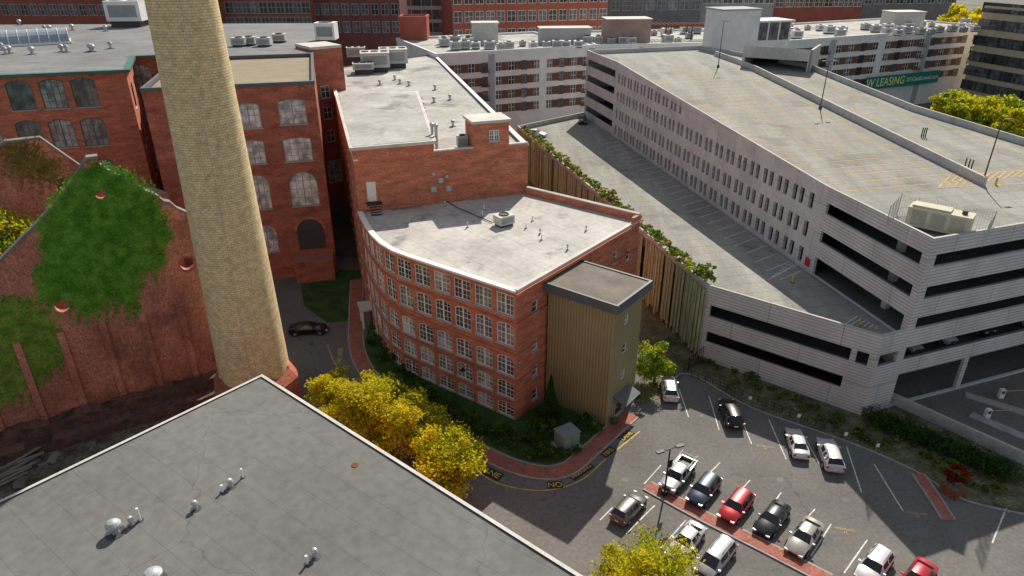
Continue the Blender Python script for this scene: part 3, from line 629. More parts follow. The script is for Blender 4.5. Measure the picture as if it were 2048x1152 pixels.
for (a,b) in ((935,735),(760,655)):
    i=min(range(NB),key=lambda k:abs((hit(a,b,bay[k+1],bay[k])-Vector(((bay[k]+bay[k+1])/2).to_3d())).xy.length)); p=hit(a,b,bay[i+1],bay[i]); d=(bay[i]-bay[i+1]).normalized(); n_=Vector((d.y,-d.x))
    mb=MB(); e=Vector((p.x+n_.x*.9,p.y+n_.y*.9,p.z+.5)); mb.bar((p.x,p.y,p.z+.3),e,.04); mb.lathe((e.x,e.y,e.z-.45),[(.38,0),(.3,.15),(.08,.4)],10)
    mb.build('wall_lamp',[blackp],bb)
dA=bay[NB];dB=bay[NB-1]; d=(dB-dA).normalized(); n_=Vector((d.y,-d.x)); mid=(dA+dB)/2+n_*.9; ang=math.atan2(d.y,d.x)
mb=MB(); mb.box((mid.x,mid.y,3.2),(3,2,.3),ang); mb.build('canopy',[cream],bb)
for s in (-1.2,1.2): mb=MB(); mb.lathe((mid.x+d.x*s+n_.x*.6,mid.y+d.y*s+n_.y*.6,0),[(.16,0),(.16,3.05)],10); mb.build('column',[white],bb)
mb=MB(); q=(dA+dB)/2+n_*.06; mb.box((q.x,q.y,1.3),(1.4,.1,2.5),ang); mb.build('door',[darkm],bb)
# ------------------------------------------------------------------ olive tower
e1=Vector((-.79,.61)); e2=Vector((.61,.79)); Ft=P(1212,852).xy
tw=thing('stair_tower','olive metal clad square stair tower with dark overhanging flat roof','tower',(*Ft,0))
tp=[Ft,Ft+e2*6.8,Ft+e2*6.8+e1*9.0,Ft+e1*9.0]
mb=MB(); wz=[pxwin(Ft,Ft+e2*6.8,a,b,1.1,1.4) for a,b in ((1253,640),(1249,697),(1246,749))]
facade(tw,mb,Ft,Ft+e2*6.8,0,16,wz,'one',fm=white,gm=G1,sill=False); wall(mb,tp[1],tp[2],0,16); wall(mb,tp[3],tp[0],0,16); wall(mb,tp[2],tp[3],0,16)
mb.build('wall',[olive],tw)
rp=offs(ccw([tuple(p) for p in tp]),-.75,True)
mb=MB(); mb.prism(rp,15.9,16.9); mb.build('fascia',[cgrey],tw)
mb=MB(); mb.prism(offs(rp,.35,True),16.8,16.93); mb.build('roof',[rooft],tw)
mb=MB(); mb.ribbon(rp,.3,16.7,17.05,closed=True,side=.16); mb.build('coping',[cgrey],tw)
def onface(s,y,z): q=Ft+e2*s; n_=Vector((e2.y,-e2.x)); q=q+n_*y; return (q.x,q.y,z)
mb=MB(); mb.poly([onface(1.2,0,3.6),onface(1.2,1.8,2.9),onface(5.0,1.8,2.9),onface(5.0,0,3.6)]); mb.poly([onface(1.2,0,3.5),onface(5,0,3.5),onface(5,1.8,2.8),onface(1.2,1.8,2.8)]); mb.poly([onface(1.2,1.8,2.8),onface(5,1.8,2.8),onface(5,1.8,2.9),onface(1.2,1.8,2.9)])
mb.build('awning',[cgrey],tw)
mb=MB(); q=onface(2.6,.05,1.15); mb.box(q,(1.9,.1,2.3),math.atan2(e2.y,e2.x)); dd=mb.build('door',[galv],tw)
mb=MB(); q=onface(2.6,.12,1.4); mb.box(q,(1.5,.04,1.5),math.atan2(e2.y,e2.x)); mb.build('pane',[cglass],dd)
for i,(a,b) in enumerate(((1228,848),(1272,800))): shrub('round green potted shrub by the tower door',P(a,b),.5,1.1,[leaf_d,leaf_g],[.6,.4],a,300,.09,'potted shrubs by the tower door')
p=P(1133,890); t=thing('transformer_box','grey green electrical transformer cabinet on the lawn','transformer',p,.55)
sg=M('sage_paint',(.22,.29,.27),var=.08)
mb=MB(); mb.box((0,0,1.1),(2.3,1.9,2.0)); mb.box((0,0,2.15),(2.45,2.05,.12)); mb.build('cabinet',[sg],t,local=True)
mb=MB(); mb.box((0,0,.08),(2.8,2.4,.16)); mb.build('plinth',[kerbm],t,local=True)
for s in (-.55,.55): mb=MB(); mb.box((s,-.98,1.1),(1.0,.05,1.7)); mb.build('door',[sg],t,local=True)
# ------------------------------------------------------------------ long mill behind
ZL=25.0
Lb=P(655,140,ZL).xy; Rb=P(868,110,ZL).xy
lm=thing('long_brick_mill','long red brick mill with pale flat roof running away behind the curved building','building',(*T0,0))
Lq=Vector(T0)+Vector((-.2,.2)); mb=MB(); dl=(Lq-Lb); dn=(T1-Lq).normalized(); nn=Vector((dn.y,-dn.x)); LT=(T1-Lq).length
facade(lm,mb,Lb,Lq,0,ZL+.3,[(dl.length-4-5*k,z,1.7,2.6,.3) for k in range(7) for z in (4,9,14,19.5)],'one')
wall(mb,Lq,Lq+dn*LT*.44,0,26.9); wall(mb,Lq+dn*LT*.44,T1,0,ZL+.6); wall(mb,T1,Rb,0,ZL+.3); wall(mb,Rb,Lb,0,ZL+.3)
mb.build('wall',[brick],lm)
lp=ccw([tuple(Lq),tuple(T1),tuple(Rb),tuple(Lb)])
mb=MB(); mb.prism(offs(lp,.03,True),ZL-.6,ZL); mb.build('roof',[memb2],lm)
mb=MB(); mb.ribbon([tuple(T1),tuple(Rb)],.8,ZL+.3,ZL+.5,side=.3); mb.build('white_coping',[white],lm)
mb=MB(); mb.ribbon([tuple(Lb),tuple(Lq)],.7,ZL+.3,ZL+.5,side=.3); mb.build('white_coping',[white],lm)
mb=MB(); mb.ribbon([tuple(Lq.lerp(T1,.44)),tuple(T1)],.6,ZL+.6,ZL+.8,side=.3); mb.build('parapet_coping',[cream],lm)
rpx=[Lq,Lq.lerp(T1,.44),P(832,190,26.6).xy,P(676,198,26.6).xy]; rin=offs(ccw([tuple(p) for p in rpx]),.05,True)
mb=MB(); mb.prism(rin,ZL-.1,26.9); mb.build('raised_roof_wall',[brick],lm)
mb=MB(); mb.prism(offs(ccw([tuple(p) for p in rpx]),-.45,True),26.9,27.35); mb.build('raised_roof',[cream],lm)
mb=MB(); mb.prism(offs(ccw([tuple(p) for p in rpx]),.1,True),27.3,27.4); mb.build('raised_membrane',[memb2],lm)
fd=math.atan2(dn.y,dn.x)
def onT(px_,py_,y=0): p=hit(px_,py_,Lq,T1); return (p.x+nn.x*y,p.y+nn.y*y,p.z)
mb=MB(); mb.box(onT(743,383,.06),(1.3,.12,2.9),fd); mb.build('door',[white],lm)
mb=MB(); q=onT(747,404,.7); mb.box(q,(2.2,1.3,.1),fd)
for k in range(6): qq=onT(747,404,1.4+.3*k); mb.box((qq[0],qq[1],q[2]-.3*(k+1)),(1.5,.26,.05),fd)
for s in (-.8,.8):
    a=Vector(q)+Vector((dn.x*s,dn.y*s,0)); mb.bar(a+Vector((nn.x*.6,nn.y*.6,0)),a+Vector((nn.x*.6,nn.y*.6,1)),.03); mb.bar(a+Vector((nn.x*.6,nn.y*.6,1)),a+Vector((nn.x*2.3,nn.y*2.3,-.9)),.03)
mb.build('steel_stair',[blackp],lm)
for (a,b,s) in ((867,378,.8),(897,376,.8),(881,360,.7),(866,347,.4),(893,352,.4)):
    mb=MB(); mb.box(onT(a,b,.15),(s,.3,s),fd); mb.build('wall_vent',[galv],lm)
p0=hit(948,300,Lq,T1); bk=-nn; sA=Lq+dn*(p0.xy-Lq).length+nn*.05; sB=Lq+dn*(hit(1018,292,Lq,T1).xy-Lq).length+nn*.05
ph=thing('brick_penthouse','small square brick rooftop tower with white cap and one window','rooftop tower',(*sA,ZL))
mb=MB(); pw_=(sB-sA).length; facade(ph,mb,sA,sB,ZL-.6,29.2,[(pw_*.58,26.4,1.6,1.7,0)],'pair'); pp=[sA,sB,sB+bk*4.5,sA+bk*4.5]; wall(mb,pp[1],pp[2],ZL,29.2); wall(mb,pp[2],pp[3],ZL,29.2); wall(mb,pp[3],pp[0],ZL,29.2); mb.build('wall',[brick],ph)
mb=MB(); mb.prism(offs(ccw([tuple(p) for p in pp]),-.3,True),29.2,29.6); mb.build('roof',[cream],ph)
mb=MB(); q=[P(a,b,ZL+.3) for a,b in ((682,193),(750,188),(812,184),(845,232))]
for a,b in zip(q,q[1:]): mb.bar(a,b,.12)
tag(mb.build('roof_pipe_run',[darkm]),'dark pipe run bending across the long mill roof','pipe')
for i,(a,b) in enumerate(((818,172),(835,196),(846,216),(850,232),(800,168),(906,253),(868,205),(870,180),(790,160),(760,170),(745,235),(900,200))):
    vent(a,b,ZL,.3,1.1,'cap','squat dark capped vent on the long mill roof','capped vents on the long mill roof')
for (a,b,l) in ((866,300,'tall steel flue pipe at the front of the long mill roof, left one'),(874,302,'second tall steel flue pipe beside the first on the long mill roof')):
    p=P(a,b,ZL); mb=MB(); mb.lathe((p.x,p.y,ZL),[(.22,0),(.22,3.6),(.34,3.6),(.34,4.0),(.05,4.2)],10); tag(mb.build('flue_pipe',[galv]),l,'flue')
rooftop_unit(925,296,ZL,1.6,1.2,1.6,.3,'tall silver condenser left of the small brick penthouse',mat=galv); rooftop_unit(942,292,ZL,1.4,1.2,1.0,.3,'low condenser touching the small brick penthouse',mat=galv)
for i,(a,b) in enumerate(((714,122),(752,142),(788,134),(728,148))):
    rooftop_unit(a,b,ZL,[5,7,7,5][i],[3,6,6,3][i],[2.4,3.4,3.4,1.4][i],.2,['low weathered cooling unit at left of the cluster','big pale cooling unit in the middle of the rooftop cluster','big pale cooling unit at the right of the rooftop cluster','flat duct unit in front of the rooftop cooling cluster'][i],None,3,hvac,1.2)
# ------------------------------------------------------------------ mid & left mill
ZM=33.4
M0=P(465,170,ZM).xy; M1=P(628,163,ZM).xy; dm=(M1-M0).normalized(); M00=M0-dm*13; bkm=Vector((-dm.y,dm.x))
mm=thing('brick_mill_block','tall red brick mill block with shuttered arched windows behind the chimney','building',(*M1,0))
mb=MB(); W=[]
for (a,b,ww,hh,r) in ((497,232,3.6,4.0,.3),(585,224,4.3,4.0,.3),(507,305,3.6,4.0,.3),(596,299,4.5,4.0,.3),(518,385,3.6,6.0,1.8),(608,378,4.6,6.0,2.3),(535,478,3.4,5.0,1.7)):
    W.append(pxwin(M00,M1,a,b,ww,hh,r))
facade(mm,mb,M00,M1,0,ZM,W,'grid',fm=greyp,gm=G3)
o2=[pxwin(M00,M1,622,470,4.4,5.0,2.2)]
M2=M1+bkm*34; M3=M00+bkm*34
wall(mb,M1,M2,0,ZM); wall(mb,M3,M00,0,ZM); wall(mb,M2,M3,0,ZM); mb.build('wall',[brick_dark],mm)
for s,z,ww,hh,r in o2:
    mb=MB(); c=M00+dm*s; mb.box((c.x-bkm.x*.1,c.y-bkm.y*.1,z+hh*.35),(ww,.3,hh*.7),math.atan2(dm.y,dm.x)); mb.build('loading_bay_door',[darkm],mm)
    mb=MB()
    for k in range(12):
        a0=math.pi*k/12;a1=math.pi*(k+1)/12
        f=lambda rr,a:(c+dm*rr*math.cos(a)-bkm*.12).to_tuple()+(z+hh*.7+rr*math.sin(a)*.9,)
        mb.poly([f(0.01,a0),f(2.2,a0),f(2.2,a1),f(.01,a1)],0); mb.poly([f(2.2,a0),f(2.7,a0),f(2.7,a1),f(2.2,a1)],1)
    mb.build('arch_head',[darkm,brick],mm)
    mb=MB(); mb.box((c.x-bkm.x*1.6,c.y-bkm.y*1.6,2),(6.5,3.0,4.0),math.atan2(dm.y,dm.x)); mb.build('loading_dock',[brick_dark],mm)
mp_=ccw([tuple(p) for p in (M00,M1,M2,M3)])
mb=MB(); mb.prism(offs(mp_,.4,True),ZM-.9,ZM-.6); mb.build('roof',[gravel],mm)
mb=MB(); mb.ribbon(mp_,.5,ZM-.5,ZM+.1,closed=True,side=.15); mb.build('parapet',[cgrey],mm)
N0=P(622,104,ZM).xy; N1=P(668,100,ZM).xy
nt_=thing('brick_stair_tower','narrow brick stair tower with small windows beside the dark alley','tower',(*N0,0))
N1x=N1+(N1-N0)*.35
mb=MB(); wn=[pxwin(N0,N1,651,184,2.0,2.6),pxwin(N0,N1,656,226,2.0,2.6),pxwin(N0,N1,662,272,2.0,2.6),pxwin(N0,N1,670,342,3.2,5)]
wn=[w_ for w_ in wn if w_[0]+w_[2]/2<(N1x-N0).length]; facade(nt_,mb,N0,N1x,0,ZM+.4,wn,'cross'); bkn=Vector((-(N1-N0).y,(N1-N0).x)).normalized(); wall(mb,N1x,N1x+bkn*8,0,ZM+.4); wall(mb,N0+bkn*8,N0,0,ZM+.4); mb.build('wall',[brick_dark],nt_)
mb=MB(); mb.prism([tuple(N0),tuple(N1x),tuple(N1x+bkn*8),tuple(N0+bkn*8)],ZM+.4,ZM+.9); mb.build('roof',[cream],nt_)
Q0=P(-120,156,ZM).xy; Q1=P(250,140,ZM).xy; Q2=P(262,113,ZM).xy; Q3=P(330,110,ZM).xy
lf=thing('left_brick_mill','tall red brick mill with green arched windows and grey roof at upper left','building',(*Q1,0))
mb=MB(); W=[]
for cx,dy in ((-40,4),(42,0),(107,-3),(170,-6)):
    for y_ in (191,270,350): W.append(pxwin(Q0,Q1,cx+(y_-191)*.24,y_+dy,3.8,5.0,.55))
facade(lf,mb,Q0,Q1,0,ZM,W,'grid',fm=greenp,gm=G4)
W=[]; LQ=(Q2-Q1).length
for z in (26,18.6,11,3.5):
    for s in (LQ*.28,LQ*.72): W.append((s,z,3.0,4.6,.6))
facade(lf,mb,Q1,Q2,0,ZM,W,'grid',fm=greenp,gm=G2)
W=[pxwin(Q2,Q3,283+k*20,155+k*79,4.0,5,.7) for k in range(4)]
facade(lf,mb,Q2,Q3,0,ZM,[w_ for w_ in W if w_[1]>0],'grid',fm=greenp,gm=G4)
wall(mb,Q3,M3,0,ZM)
mb.build('wall',[brick],lf)
Q4=P(640,88,ZM).xy; Q5=P(640,46,ZM).xy; Q6=P(-200,50,ZM).xy
rp=[tuple(p) for p in (Q0,Q1,Q2,Q3,M3,M2,Q4,Q5,Q6)]
mb=MB(); mb.poly([(p[0],p[1],ZM-.05) for p in ccw(rp)]); mb.build('roof',[roofg],lf)
mb=MB(); mb.ribbon([tuple(Q0),tuple(Q1),tuple(Q2),tuple(Q3)],1.1,ZM-.3,ZM+.15,side=-.3); mb.build('eaves',[greenp],lf)
p=P(62,88,ZM); t=thing('barrel_skylight','arched glass barrel skylight on the upper left roof','skylight',p,.55)
mb=MB(); n=10; Lk=15; R_=3.6
for i in range(n):
    a0=math.pi*i/n;a1=math.pi*(i+1)/n
    for k in range(8):
        x0=-Lk/2+Lk*k/8+.1;x1=-Lk/2+Lk*(k+1)/8-.1
        mb.poly([(x0,R_*math.cos(a0),.5+R_*.7*math.sin(a0)),(x1,R_*math.cos(a0),.5+R_*.7*math.sin(a0)),(x1,R_*math.cos(a1),.5+R_*.7*math.sin(a1)),(x0,R_*math.cos(a1),.5+R_*.7*math.sin(a1))][::-1])
mb.build('glazing',[M('skylight_glass',(.3,.36,.42),rough=.2,var=.1)],t,local=True)
mb=MB()
for k in range(9):
    x=-Lk/2+Lk*k/8
    for i in range(n):
        a0=math.pi*i/n;a1=math.pi*(i+1)/n; mb.bar((x,R_*math.cos(a0),.52+R_*.7*math.sin(a0)),(x,R_*math.cos(a1),.52+R_*.7*math.sin(a1)),.1,n=4)
mb.box((0,0,.25),(Lk+.6,R_*2+.5,.5)); mb.build('frame',[white],t,local=True)
rooftop_unit(262,52,ZM,9,7,5,.1,'large white and dark mechanical unit on the upper left roof',None,2,white,1.5)
for i,(a,b) in enumerate(((12,108),(65,108),(124,103),(134,104),(182,102),(186,103),(90,62),(100,62),(212,62),(222,97),(40,50),(145,60),(5,100),(20,106))):
    vent(a,b,ZM,.38,1.4,'mush' if i%3 else 'cap','small light roof vent on the upper left grey roof','small vents on the upper left roof')
rooftop_unit(655,80,ZM,4.5,4,3.6,0,'white penthouse box above the narrow stair tower',None,1,white,.2)
for i,(a,b) in enumerate(((480,92),(500,90),(530,92),(560,84))): rooftop_unit(a,b,ZM,3,2,1.4,0,'small grey unit on the dark roofs behind the chimney','small units on the dark roofs behind the chimney',1,hvac)
# ------------------------------------------------------------------ far blocks
FW={}
def farwin(w,h,fm,gm):
    k=(round(w,1),round(h,1),fm.name,gm.name)
    if k not in FW:
        mb=MB(); mb.poly([(-w/2,-.03,0),(w/2,-.03,0),(w/2,-.03,h),(-w/2,-.03,h)],1)
        for x0,x1,z0,z1 in ((-w/2-.1,-w/2,0,h),(w/2,w/2+.1,0,h),(-w/2-.1,w/2+.1,-.15,0),(-w/2-.1,w/2+.1,h,h+.15),(-.06,.06,0,h),(-w/2,-.06,h*.5,h*.5+.1),(.06,w/2,h*.5,h*.5+.1)): mb.box(((x0+x1)/2,-.03,(z0+z1)/2),(x1-x0,.12,z1-z0),0,0)
        FW[k]=mb.mesh('window',[fm,gm])
    return FW[k]
def FPx(pxx,Y): d=ray(pxx,30); return Vector((d.x/d.y*Y,Y))
def block(label,A,B,depth,z1,mat,roofm,rows,n,ww,wh,fm=white,gm=G2,name='building',cat='building',par=None):
    A=Vector(A[:2]);B=Vector(B[:2]); d=(B-A).normalized(); bk=Vector((-d.y,d.x)); t=thing(name,label,cat,(*A,0))
    pl=[A,B,B+bk*depth,A+bk*depth]; mb=MB(); mb.prism([tuple(p) for p in pl],0,z1-.4,0); mb.build('wall',[mat],t)
    pl=ccw([tuple(p) for p in pl]); mb=MB(); mb.prism(offs(pl,.5,True),z1-.5,z1-.25); mb.build('roof',[roofm],t)
    mb=MB(); mb.ribbon(pl,.6,z1-.6,z1+.2,closed=True,side=.2); mb.build('parapet',[par or mat],t)
    L_=(B-A).length; c=0
    for z in rows:
        for k in range(n):
            if c>=98: break
            q=A+d*(L_*(k+.5)/n); put('window',farwin(ww,wh,fm,gm),t,frameM(d,q,z)); c+=1
    return t
def zat(Y,py): d=ray(1024,py); return H+Y*d.z/d.y
block('long brick mill with rows of small windows across the top left corner',FPx(-150,262),FPx(436,256),20,46,brick_far,roofg,(31.5,37,42),30,2.4,3.5,lgrey)
block('brick mill wing with many windows at the top behind the chimney',FPx(436,262),FPx(622,262),20,46,brick_far,roofg,(27,32,37.2,42),11,2.6,3.6,lgrey)
block('dark purplish brick block with tall windows at top, left of the gold topped building',FPx(622,268),FPx(800,268),20,46,M('plum_brick',(.18,.075,.065),wall=True),roofg,(25,31,37,42.5),9,2.4,3.6,lgrey)
block('pale grey building with gold cornice at top centre left',FPx(803,300),FPx(905,300),22,40,lgrey,gravel,(22,27,32),5,3.6,3.2,darkm,par=M('gold_trim',(.45,.33,.1)))
block('low brick mill with even white trimmed windows at top centre',FPx(905,276),FPx(1215,292),26,39.4,M('bright_brick',(.38,.12,.075),wall=True,var=.1),roofg,(21,27.5,34),15,3.0,3.8,white)
sb=block('dark grey building with pale window bands at top, right of the low brick mill',FPx(1218,330),FPx(1400,335),25,48,M('slate_panel',(.15,.16,.17)),roofg,(28,34,40),8,4,3.6,lgrey)
block('grey brick building at the top behind the garage stair tower',FPx(1400,345),FPx(1545,345),25,50,greyp,roofg,(30,36,42),7,4,3.6,white)
block('red brick mill at top right behind the apartment roof',FPx(1545,350),FPx(1720,355),25,47,brick_far,roofg,(28,34,40),9,4,3.6,white)
block('slate grey mill at the top right corner behind the apartments',FPx(1720,370),FPx(1905,380),25,47,M('slate_brick',(.20,.19,.20)),roofg,(28,34,40),9,4,3.6,white)
block('beige brick office block with wide dark windows at the right edge',FPx(1965,262),FPx(2330,205),30,zat(262,12),beigeb,gravel,(6,11,16,21.5,27,32.5),12,6.4,3.0,darkm)
block('square plain red brick stack tower near the top centre left',FPx(797,236),FPx(852,236),8,zat(236,34),M('tower_brick',(.40,.11,.075),wall=True),darkm,(),1,1,1,name='brick_tower',cat='tower')
q=FPx(1270,329.2)
for i,ch in enumerate('SPI'): textobj(ch,4.2,white,'wall_letter',sb,Matrix.Translation((q.x,q.y,47-4.6*i-1))@Matrix.Rotation(math.pi/2,4,'X'))
# ------------------------------------------------------------------ apartment blocks
def apartment(label,A,B,depth,z1,rows,n):
    A=Vector(A[:2]);B=Vector(B[:2]); d=(B-A).normalized(); bk=Vector((-d.y,d.x)); t=thing('apartment_building',label,'apartment building',(*A,0)); L_=(B-A).length
    pl=ccw([tuple(p) for p in (A,B,B+bk*depth,A+bk*depth)]); mb=MB(); mb.prism(pl,0,z1-.5); mb.build('wall',[offw],t)
    mb=MB(); mb.prism(offs(pl,.5,True),z1-.5,z1-.3); mb.build('roof',[memb2],t); mb=MB(); mb.ribbon(pl,.7,z1-.6,z1+.35,closed=True,side=.2); mb.build('parapet',[offw],t)
    w_=L_/n
    mb=MB(); mb.box((0,0,0),(w_*.56,.14,2.3)); pm=mb.mesh('brown_panel',[brownp])
    mb=MB(); mb.box((0,-.45,-1.4),(w_*.6,.9,.14)); mb.box((0,-.88,-.45),(w_*.6,.07,.08))
    for s in np.linspace(-.28,.28,9): mb.box((w_*s,-.88,-.9),(.05,.05,.95))
    bm_=mb.mesh('balcony',[darkm])
    for z in rows:
        for k in range(n):
            q=A+d*(w_*(k+.5)); put('window',farwin(w_*.40,2.4,white if k%3 else darkm,G2),t,frameM(d,q,z))
            if k%4 in (0,1,2) and k<n-1: put('brown_panel',pm,t,frameM(d,A+d*(w_*(k+1))-bk*.05,z+1.2))
            if k%8==3: put('balcony',bm_,t,frameM(d,q,z+1.3))
    for k in range(3,n,8):
        mb=MB(); mb.box((0,0,z1/2),(w_*.45,.2,z1-1.2)); put('grey_panel',mb.mesh('grey_panel',[lgrey]),t,frameM(d,A+d*(w_*(k+1.0))-bk*.04,0))
    return t
apartment('white and brown apartment block directly left of the parking garage',P(872,110,26).xy,P(1185,92,26).xy,42,26,(20.6,16.6,12.6,8.6),12)
apartment('white and brown apartment block behind the right side of the garage roof',P(1560,84,26).xy,P(1985,54,26).xy,42,26,(21.2,17.2,13.2,9.2),18)
apartment('middle stretch of white apartment block behind the garage stair tower',P(1190,91,26).xy,P(1556,84.5,26).xy,40,26,(20.6,16.6),16)
rr_=random.Random(3)
for a in range(890,1980,22):
    for rowi in (0,1,2):
        if rr_.random()<.42: continue
        f=(a-870)/1115; yb=[101,94,87][rowi]-f*38*(1 if a>1200 else .5)+rr_.uniform(-2,2)
        if yb<42: continue
        k=rr_.randrange(6); s=.75+.12*k
        rooftop_unit(a+rr_.uniform(-5,5),yb,25.7,2.6*s,1.7*s,1.7*s,rr_.uniform(-.1,.3),'one of many small pale condensers on the apartment roofs','small condensers on the apartment roofs',1,[hvac,galv,white][k%3],key=('c',k))
for (a,b,w_,d__,h_,m_,l) in ((970,86,8,6,6,hvac,'tan box penthouse on the left apartment roof'),(1128,86,16,6,4.5,lgrey,'wide grey chiller on the left apartment roof'),(1250,84,14,8,7,M('mauve_panel',(.34,.25,.22)),'brown stair penthouse left of the rooftop pergola'),(1800,58,12,8,6,hvac,'tan penthouse on the right apartment roof')):
    t=thing('roof_penthouse',l,'rooftop structure',P(a,b,25.7),.1); mb=MB(); mb.box((0,0,h_/2),(w_,d__,h_)); mb.build('wall',[m_],t,local=True); mb=MB(); mb.box((0,0,h_+.15),(w_+.6,d__+.6,.3)); mb.build('roof',[cream],t,local=True)
t=thing('rooftop_pergola','rust coloured steel pergola on the apartment roof','pergola',P(1335,78,25.7),.05)
for x in (-14,-7,0,7,14):
    for y in (-3,3): mb=MB(); mb.box((x,y,2.05),(.4,.4,4.1)); mb.build('post',[rust],t,local=True)
mb=MB()
for x in np.linspace(-15,15,22): mb.box((x,0,4.65),(.3,7.5,.3))
for y in (-3,3): mb.box((0,y,4.3),(31,.3,.4))
mb.build('roof_beams',[rust],t,local=True)
Ab=P(1560,84,26).xy; Bb=P(1985,54,26).xy; db=(Bb-Ab).normalized(); nb=Vector((db.y,-db.x))
b0=hit(1722,166,Ab,Bb); b1=hit(1868,152,Ab,Bb); bc=(b0+b1)/2; bl=(b1-b0).xy.length; angb=math.atan2(db.y,db.x); hb=4.4
t=thing('leasing_banner','long green leasing banner on the apartment wall','banner',(bc.x+nb.x*1.8,bc.y+nb.y*1.8,bc.z),angb)
mb=MB(); mb.box((0,0,0),(bl,.1,hb)); mb.build('sheet',[bann],t,local=True)
Rx=Matrix.Rotation(math.pi/2,4,'X')
textobj('W LEASING',bl*.098,M('banner_yellow',(.85,.82,.30)),'lettering',t,Matrix.Translation((-bl*.235,-.08,0))@Rx,True); textobj('201CanalLowell.com',bl*.053,white,'lettering',t,Matrix.Translation((bl*.265,-.08,0))@Rx,True)
# ------------------------------------------------------------------ parking garage
gA=P(1225,270,10.3).xy; gB=P(1814,660,11.5).xy; gE=P(1765,672,11.5).xy; gC=hit(1655,375,gA,gB).xy; gA0=P(1168,233,10.3).xy
gF0=P(1035,252,11.5).xy; gF1=P(1415,570,11.5).xy; gdir=Vector((.94,.34)).normalized()
gG=gB+gdir*42; gR1=Vector((84.3,111)); gR2=Vector((76.6,132)); gR0=Vector((70.8,170)); gBk=Vector((53,203))
ZD=10.3
def zr(Y): return 22.1 if Y<gC.y else min(26.9,22.1+(Y-gC.y)*(4.8/(gA.y-gC.y)))
def rP(a,b):
    z=24
    for _ in range(30): p=P(a,b,z); z=zr(p.y)
    return P(a,b,z)
gg=thing('parking_garage','pale concrete multi level parking garage with ribbed bands and slot windows','parking garage',(*gE,0))
mb=MB(); LA=(gC-gA).length
ops=[]; nc=40
for k in range(nc):
    s=2.0+k*(LA-3.0)/nc+(.16 if k%2 else -.16)
    top=zr(gA.lerp(gC,s/LA).y)+1.0
    for z in (23.2,19.1,14.9,10.9):
        if z+2.6<top: ops.append((s-.52,s+.52,z,z+2.3))
wall(mb,gA,gC,0,30,ops,depth=.5,zf=lambda s:zr(gA.lerp(gC,s/LA).y)+1.1); mb.build('panel_wall',[concp],gg)
gd=(gB-gA).normalized(); gn=Vector((-gd.y,gd.x))
mb=MB(); wall(mb,gA+gn*1.6,gC+gn*1.6,10.3,22); mb.build('shade_backing',[shadem],gg)  # near-black sheet added to paint shade behind the panel openings
mb=MB(); LC=(gB-gC).length
wall(mb,gC,gB,0,23.2,[(.6,LC-1.0,19.5,21.1),(.6,LC-1.0,15.4,17.0),(.6,LC-1.0,10.31,13.0)],depth=.4)
LG=(gG-gB).length
sl_=[(1.2,LG-1,z,z+1.6) for z in (19.5,15.4,11.3)]+[(.8,LG-1,7.2,8.9),(.8,12,0.3,5.0),(12.8,26,0.3,5.0),(26.8,LG-1,.3,5.0)]
wall(mb,gB,gG,0,23.2,sl_,depth=.4)
LE=(gE-gF1).length; wall(mb,gF1,gE,0,11.5,[(.8,LE*.87,7.0,8.7),(LE*.9,LE-.8,7.0,8.7),(.8,LE-3,2.9,4.6)],depth=.4)
LB=(gB-gE).length; wall(mb,gE,gB,0,11.5,[(.5,LB-.4,7.1,8.7)],depth=.4)
L0=(gA-gA0).length; wall(mb,gA0,gA,0,28,[(.8,L0-.8,z,z+1.7) for z in (12,16.1,20.2,24.2)],depth=.4)
wall(mb,gG,gR1,0,24.2); wall(mb,gR1,gR2,0,24.2); wall(mb,gR2,gR0,0,25); wall(mb,gR0,gBk,0,27); wall(mb,gBk,gA0,0,28)
mb.build('ribbed_wall',[concw],gg)
gk=Vector((-gdir.y,gdir.x)); mb=MB(); wall(mb,gB+gk*9+gdir*7,gG+gk*9,5.8,22); mb.build('shade_backing',[shadem],gg); mb=MB(); wall(mb,gC+gn*6,gB+gn*7+gk*9,10.3,22); mb.build('shade_backing',[shadem],gg)  # added near-black sheets, painted shade behind the front and side slots
eF=(gE-gF1).normalized(); eN=Vector((-eF.y,eF.x)); mb=MB(); wall(mb,gF1+eN*6+eF*4,gE+eN*6-eF*1,.1,9.8); mb.build('shade_backing',[shadem],gg)  # added near-black sheet, painted shade behind the lower bands
def XR(Y):
    pts=[gG,gR1,gR2,gR0,gBk]
    for a,b in zip(pts,pts[1:]):
        if a.y<=Y<=b.y: return a.x+(b.x-a.x)*(Y-a.y)/(b.y-a.y)
    return gG.x
yc=gC.y; ya=gA.y; z_=lambda p:(p[0],p[1],zr(p[1]))
mb=MB()
mb.poly([(gC.x,yc,22.1),(gB.x,gB.y,22.1),(gG.x,gG.y,22.1),(XR(yc),yc,22.1)]); mb.poly([(gA.x,ya,26.9),(gC.x,yc,22.1),(XR(yc),yc,22.1),z_(gR1),z_(gR2),z_(gR0),(XR(ya),ya,26.9)]); mb.poly([(gA0.x,gA0.y,26.9),(gA.x,ya,26.9),(XR(ya),ya,26.9),(gBk.x,gBk.y,26.9)])
mb.build('roof_deck',[deckm],gg)
mb=MB(); zt=lambda p:zr(p[1])+1.1; zb=lambda p:zr(p[1])-.2
edge=[tuple(p) for p in (gA0,gA,gA.lerp(gC,.25),gA.lerp(gC,.5),gA.lerp(gC,.75),gC,gB,gG)]+[(XR(yc),yc),tuple(gR1),tuple(gR2),(XR(150),150),tuple(gR0),tuple(gBk)]
mb.ribbon(edge,.34,zb,zt,closed=True,side=.19); mb.build('parapet',[conc],gg)
